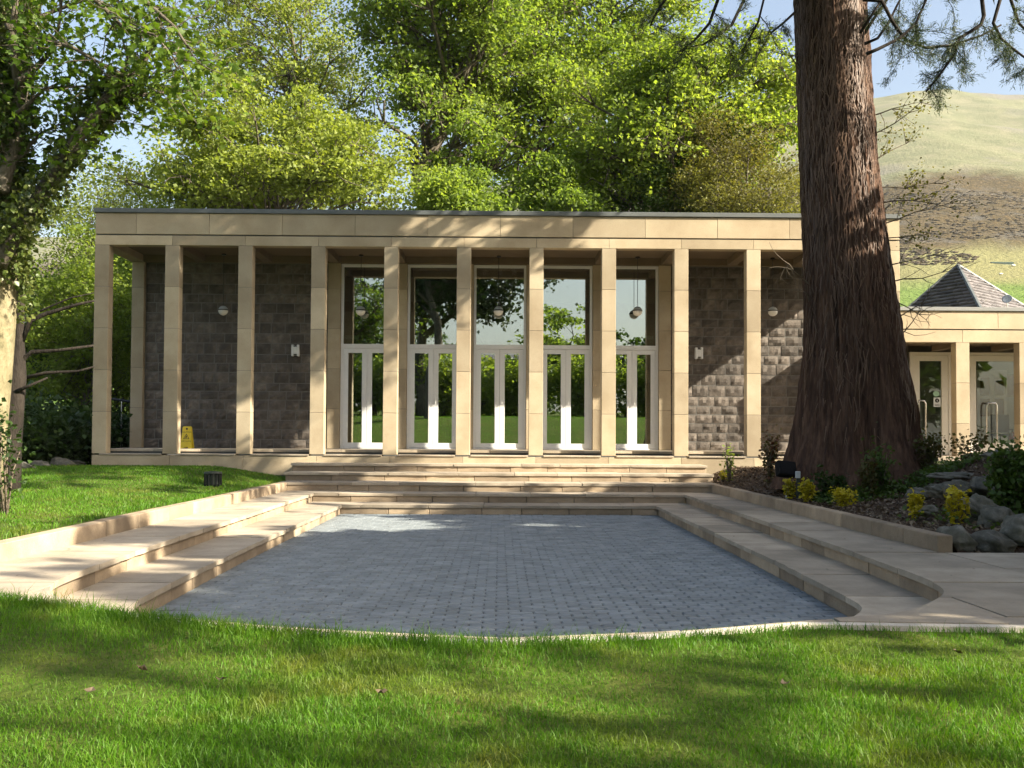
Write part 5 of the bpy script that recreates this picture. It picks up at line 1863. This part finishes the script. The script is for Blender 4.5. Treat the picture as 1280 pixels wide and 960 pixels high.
# ------------------------------------------------------------------ what stands behind the photographer, mirrored in the glass
BG_ = 'trees mirrored in the glass doors'
tree('forked_tree', 'dark forked tree mirrored in the second pair of doors', (-3.4, -8, 2.0), 13, (0.6, 0, 9.5, 4.2, 3, 4.2), 0.32, M['leaf_dark'], M['bark'], 501, twigs=170, leaves=60, lsize=0.3, spray=0.9, group=BG_)
tree('cedar_tree', 'dark cedar mirrored in the doors beside the forked tree', (-4.2, -12, 2.2), 14, (1.9, 0, 8.2, 4.2, 3, 3.6), 0.35, M['needle'], M['bark'], 502, twigs=200, leaves=80, lsize=0.26, spray=1.1, flat=0.2, group=BG_)
for k_, (x, y, h, r_, lf, lab) in enumerate(((4.4, -20, 6.6, 2.6, 'leaf_green', 'round garden tree nearest the middle of the far bank'), (-1.6, -21, 4.6, 2.4, 'leaf_green', 'low garden tree before the pale far house'),
                                      (9.6, -20, 6.0, 2.8, 'leaf_mid', 'garden tree on the right part of the far bank'), (-8, -22, 9, 4, 'leaf_mid', 'big garden tree on the left part of the far bank'),
                                      (15, -18, 8, 3.6, 'leaf_green', 'big garden tree at the right end of the far bank'), (-14, -20, 8, 3.8, 'leaf_green', 'garden tree at the left end of the far bank'), (1.4, -23, 4.2, 2.0, 'leaf_mid', 'smallest garden tree on the far bank'))):
    tree('garden_tree', lab, (x, y, 2.4), h, (0, 0, h * 0.5, r_, 2.0, h * 0.5), 0.15, M[lf], M['bark'], 510 + k_, twigs=240, leaves=40, lsize=0.26, spray=0.6, group=BG_, csize=0.75, clumps=30)
for k_, x in enumerate((-11, -7, -3.2, 0.8, 4.6, 8.5, 12)):
    shrub('hedge_bush', ('leftmost', 'second from the left', 'third from the left', 'middle', 'third from the right', 'second from the right', 'rightmost')[k_] + ' of the seven hedge bushes behind the near lawn', (x, -12.5 + 0.4 * math.sin(k_ * 2), 2.1), 2.5, 1.2, 3.0, M['leaf_lime' if k_ in (2, 3, 4) else 'leaf_green'], 520 + k_, n=4200, lsize=0.22, group='hedge behind the near lawn', stems=16)
hz = thing('far_house', (0.3, -34, 2.8), 'pale house mirrored in the middle glass doors', 'house')
build('wall', MB().box(-1.6, 1.6, -40, -34, 2.6, 6.9), M['render'], hz)
mm = MB()
mm.v = [(-1.8, -33.7, 6.9), (1.8, -33.7, 6.9), (1.8, -37, 7.7), (-1.8, -37, 7.7), (1.8, -40.3, 6.9), (-1.8, -40.3, 6.9)]
mm.f = [(0, 1, 2, 3), (3, 2, 4, 5), (0, 3, 5), (1, 4, 2)]
build('roof', mm, M['slate'], hz)

# ------------------------------------------------------------------ planting bed
GS = 'golden shrubs in the mulched bed'
for k_, (px, py, w, h, d, lab) in enumerate(((988, 622, 20, 26, 13.2, 'small golden yellow shrub beside the floodlight post'), (1011, 626, 30, 30, 12.6, 'golden yellow shrub right of the grey box'),
                                           (1055, 633, 36, 26, 11.7, 'wide golden yellow shrub before the redwood'), (1146, 645, 22, 36, 9.9, 'narrow golden yellow shrub beside a low stone'),
                                           (1198, 660, 38, 50, 9.4, 'largest golden yellow shrub among the rocks'), (904, 604, 14, 14, 17.6, 'tiny yellow green plant by the steps'))):
    c = at(px, py, d)
    z = float(z_bed(np.array(c[0]), np.array(d)))
    sc = d / F_PX
    shrub('golden_shrub', lab, (c[0], d, z), w * sc * 0.42, w * sc * 0.38, h * sc * 0.82, M['gold'], 600 + k_, n=420 if k_ < 5 else 90, lsize=0.045, group=GS, stems=14, hollow=0.22, up=0.8)
for k_, (px, py, w, h, d, leaf, nm, lab) in enumerate((
        (962, 605, 30, 52, 15.6, 'rose', 'rose_bush', 'red leaved rose bush left of the redwood'), (1100, 606, 46, 52, 12.6, 'leaf_mid', 'green_shrub', 'green shrub against the foot of the redwood'),
        (1165, 600, 40, 40, 13.2, 'rose', 'rose_bush', 'red leaved rose bush right of the redwood'), (1215, 590, 50, 46, 14.2, 'rose', 'rose_bush', 'rose bush before the entrance columns'),
        (1268, 640, 62, 78, 9.8, 'leaf_mid', 'green_shrub', 'largest green shrub at the right edge among the rocks'), (1040, 606, 40, 30, 12.8, 'leaf_dark', 'green_shrub', 'low dark plants at the left foot of the redwood'),
        (912, 600, 18, 40, 17.3, 'leaf_lime', 'green_shrub', 'slender leafy plant at the end of the steps'), (1088, 612, 30, 40, 12.4, 'rose', 'rose_bush', 'red tipped rose in front of the redwood'))):
    c = at(px, py, d)
    z = float(z_bed(np.array(c[0]), np.array(d)))
    sc = d / F_PX
    shrub(nm, lab, (c[0], d, z), w * sc * 0.5, w * sc * 0.4, h * sc, M[leaf], 620 + k_, n=(500, 500, 500, 500, 3200, 500, 110, 500)[k_], lsize=0.055, group='shrubs in the mulched bed', stems=12 if k_ != 4 else 30, hollow=0.24)
rng = np.random.default_rng(66)                     # low dark cover between the rocks and round the redwood's foot
n = 9000
gx_ = np.concatenate([rng.normal(5.9, 0.9, n), rng.normal(4.9, 0.9, n // 3)])
gy_ = np.concatenate([rng.normal(10.8, 1.1, n), rng.normal(12.7, 0.4, n // 3)])
k = (gx_ > 3.95) & (gy_ > 8.6) & (fbm2(gx_, gy_, 67, 3, 2.2) > -0.1)
gx_, gy_ = gx_[k], gy_[k]
v, t = leaf_quads(np.stack([gx_, gy_, z_bed(gx_, gy_) + np.abs(rng.normal(size=len(gx_))) * 0.05 + 0.01], 1), rng.uniform(0.03, 0.07, len(gx_)), rng, 0.8)
tag(build_np('ground_cover', v, t, M['leaf_mid'], None, 'stuff'), 'low dark green cover creeping between the rocks of the bank', 'ground cover')
# rocks
for k_, (px, py, rx, rz_, d, lab) in enumerate((
        (1085, 672, 0.0, 0.0, 0, ''), (1196, 680, 0.24, 0.15, 8.5, 'pale rock at the end of the low wall'), (1240, 680, 0.24, 0.15, 8.45, 'rock second from the end of the low wall'),
        (1279, 668, 0.22, 0.2, 8.55, 'tall rock at the right edge by the paving'), (1222, 634, 0.22, 0.15, 9.6, 'dark rock behind the largest golden shrub'), (1182, 612, 0.28, 0.10, 11.0, 'long rock above the narrow golden shrub'),
        (1205, 610, 0.24, 0.12, 10.8, 'broken rock half way up the bank'), (1235, 605, 0.25, 0.12, 10.9, 'rock below the top of the bank'), (1250, 573, 0.30, 0.08, 12.2, 'flat rock on top of the bank'),
        (1150, 616, 0.18, 0.09, 11.4, 'low mossy rock left in the bank'), (1160, 636, 0.14, 0.07, 9.9, 'small rock by the narrow golden shrub'), (1200, 593, 0.4, 0.06, 12.0, 'long dark rock edge of the bank'), (1248, 650, 0.22, 0.17, 9.2, 'rock under the dark shrub'))):
    if d == 0:
        continue
    c = at(px, py, d)
    z = max(float(z_bed(np.array(c[0]), np.array(d))), 0.28)
    boulder('boulder', lab, (c[0], d, max(z + rz_ * 0.2, c[2] - 0.02)), (rx * 0.85, rx * 0.7, rz_ * 0.9), 700 + k_, 'rocks on the bank')
for k_, (px, py, rx, rz_, d, lab) in enumerate(((28, 583, 0.3, 0.12, 17.5, 'pale flat rock at the edge of the side lawn'), (78, 574, 0.28, 0.16, 19.0, 'rock near the corner column'), (52, 579, 0.2, 0.1, 18.5, 'small rock between two pale rocks'), (98, 576, 0.2, 0.1, 19.4, 'small rock at the foot of the corner column'))):
    c = at(px, py, d)
    boulder('boulder', lab, (c[0], d, 0.62), (rx, rx * 0.7, rz_), 730 + k_, 'rocks by the side lawn')
# mulch chips and fallen leaves
rng = np.random.default_rng(41)
n = 16000
mx_ = rng.uniform(3.76, 8.2, n)
my_ = rng.uniform(8.3, 19.0, n)
c = np.stack([mx_, my_, z_bed(mx_, my_) + 0.012], 1)
v, t = leaf_quads(c, rng.uniform(0.02, 0.07, n), rng, 1.2, 0.6)
tag(build_np('leaf_litter', v, t, M['mulch'], None, 'stuff'), 'brown bark chips and dead leaves over the bed', 'leaf litter')
# dead leaves lying on the lawn, the paving and the treads
dl = [(183, 836, 'pale curled dead leaf nearest the left kerb'), (120, 862, 'dark dead leaf lying furthest left in the near lawn'), (280, 848, 'dead leaf in the lawn before the left court corner'),
      (478, 865, 'dead leaf in the middle of the near lawn'), (980, 855, 'dead leaf in the lawn below the right curved step'), (1198, 818, 'pale dead leaf nearest the right kerb')]
for k_, (px, py, lab) in enumerate(dl):
    for d in np.linspace(2.2, 5.2, 400):
        p = P(px, py, d)
        if p[2] <= float(z_front(np.array(p[0]), np.array(d))) + 0.03:
            break
    rr_ = np.random.default_rng(800 + k_)
    s = 0.022
    m_ = 8
    ring = []
    for q_ in range(m_):
        a = 2 * math.pi * q_ / m_
        r_ = s * (1.0 if q_ % 2 == 0 else 0.62) * rr_.uniform(0.8, 1.2)
        ring.append((p[0] + r_ * math.cos(a), p[1] + r_ * math.sin(a), p[2] + 0.012 + rr_.uniform(-0.006, 0.016)))
    mb = MB()
    mb.v = [(p[0], p[1], p[2] + 0.008)] + ring + [(x, y, z - 0.001) for x, y, z in [(p[0], p[1], p[2] + 0.008)] + ring]
    mb.f = [(0, q_ + 1, (q_ + 1) % m_ + 1) for q_ in range(m_)] + [(m_ + 1, m_ + 1 + (q_ + 1) % m_ + 1, m_ + 1 + q_ + 1) for q_ in range(m_)]
    tag(build('dead_leaf', mb, M['mulch']), lab, 'leaf', 'dead leaves on the near lawn')
n = 260
rng = np.random.default_rng(43)
xs_ = rng.uniform(-3.5, 3.5, n)
ys_ = rng.uniform(6, 16.5, n)
ax_ = np.abs(xs_)
zs_ = np.where(ys_ > 16.3, 0.28, np.where(ax_ > 3.0, 0.28, np.where(ax_ > 2.5, 0.14, np.where(ys_ > 15.6, 0.14, 0.0)))) + 0.008
v, t = leaf_quads(np.stack([xs_, ys_, zs_], 1), rng.uniform(0.012, 0.04, n), rng, 4, 0.5, 0.1)
tag(build_np('paving_litter', v, t, M['mulch'], None, 'stuff'), 'small dead leaves scattered on the court and its treads', 'leaf litter')

# floodlight, meter box and garden light
c = at(984, 592, 13.3)
fl_ = thing('floodlight', (c[0], c[1], float(z_bed(np.array(c[0]), np.array(c[1])))), 'black floodlight on a short pale post beside the low wall', 'floodlight')
m = MB().cbox(-0.13, 0.13, -0.06, 0.06, -0.1, 0.1, 0.008)
o = build('lamp_head', m, M['matt_black'], fl_)
o.location = Vector((c[0], c[1], c[2] - 0.03)) - ORIG[fl_.name]
o.rotation_euler = (R(-25), R(6), R(12))
o2 = build('lens', MB().box(-0.11, 0.11, -0.066, -0.061, 0.02, 0.18), M['matt_black'], o)
o2.location = (0, -0.0635, 0.02)
build('post', MB().tube([(c[0], c[1] + 0.0, ORIG[fl_.name][2] - 0.02), (c[0], c[1], c[2] - 0.1)], [0.018, 0.016], 8), M['grey_plastic'], fl_)
c = at(998, 593, 13.1)
mbx = thing('junction_box', (c[0], c[1], 0.42), 'small grey box on a dark stake beside the floodlight', 'junction box')
build('box', MB().cbox(c[0] - 0.03, c[0] + 0.03, c[1] - 0.02, c[1] + 0.02, c[2] - 0.045, c[2] + 0.045, 0.005), M['grey_plastic'], mbx)
build('stake', MB().box(c[0] - 0.02, c[0] + 0.025, c[1] - 0.01, c[1] + 0.01, 0.42, c[2] - 0.046), M['dark_green'], mbx)
c = at(268, 602, 15.2)
zg = float(z_left(np.array(c[0]), np.array(15.2)))
st = thing('garden_light', (c[0], 15.2, zg), 'squat dark ribbed garden light in the side lawn', 'garden light')
build('body', MB().lathe([(0.1, 0), (0.115, 0.03), (0.115, 0.16), (0.1, 0.18)], 18, (c[0], 15.2, zg)), M['dark_green'], st)
for k_ in range(14):
    a = 2 * math.pi * k_ / 14
    x, y = c[0] + 0.122 * math.cos(a), 15.2 + 0.122 * math.sin(a)
    build('rib', MB().box(x - 0.01, x + 0.01, y - 0.01, y + 0.01, zg, zg + 0.19), M['black'], st)
build('lid', MB().lathe([(0.135, 0.191), (0.13, 0.215), (0.06, 0.222)], 18, (c[0], 15.2, zg)), M['dark_green'], st)

# ------------------------------------------------------------------ air
M['haze'] = bpy.data.materials.new('haze')
M['haze'].use_nodes = True
ht = M['haze'].node_tree
ht.nodes.clear()
ho = ht.nodes.new('ShaderNodeOutputMaterial')
hvn = ht.nodes.new('ShaderNodeVolumePrincipled')
hvn.inputs['Color'].default_value = (0.88, 0.94, 1.0, 1)
hvn.inputs['Density'].default_value = 0.00011
ht.links.new(hvn.outputs[0], ho.inputs['Volume'])
hob = build('haze', MB().box(-3100, 3100, -3100, 3100, -1.35, float(hv[:, 2].max()) + 6), M['haze'], None, kind='stuff')
hob['label'] = 'thin pale haze lying over the whole valley'

bpy.context.view_layer.update()
print('objects', len(bpy.data.objects), 'tris', sum(len(o.data.loops) - 2 * len(o.data.polygons) for o in bpy.data.objects if o.type == 'MESH'))
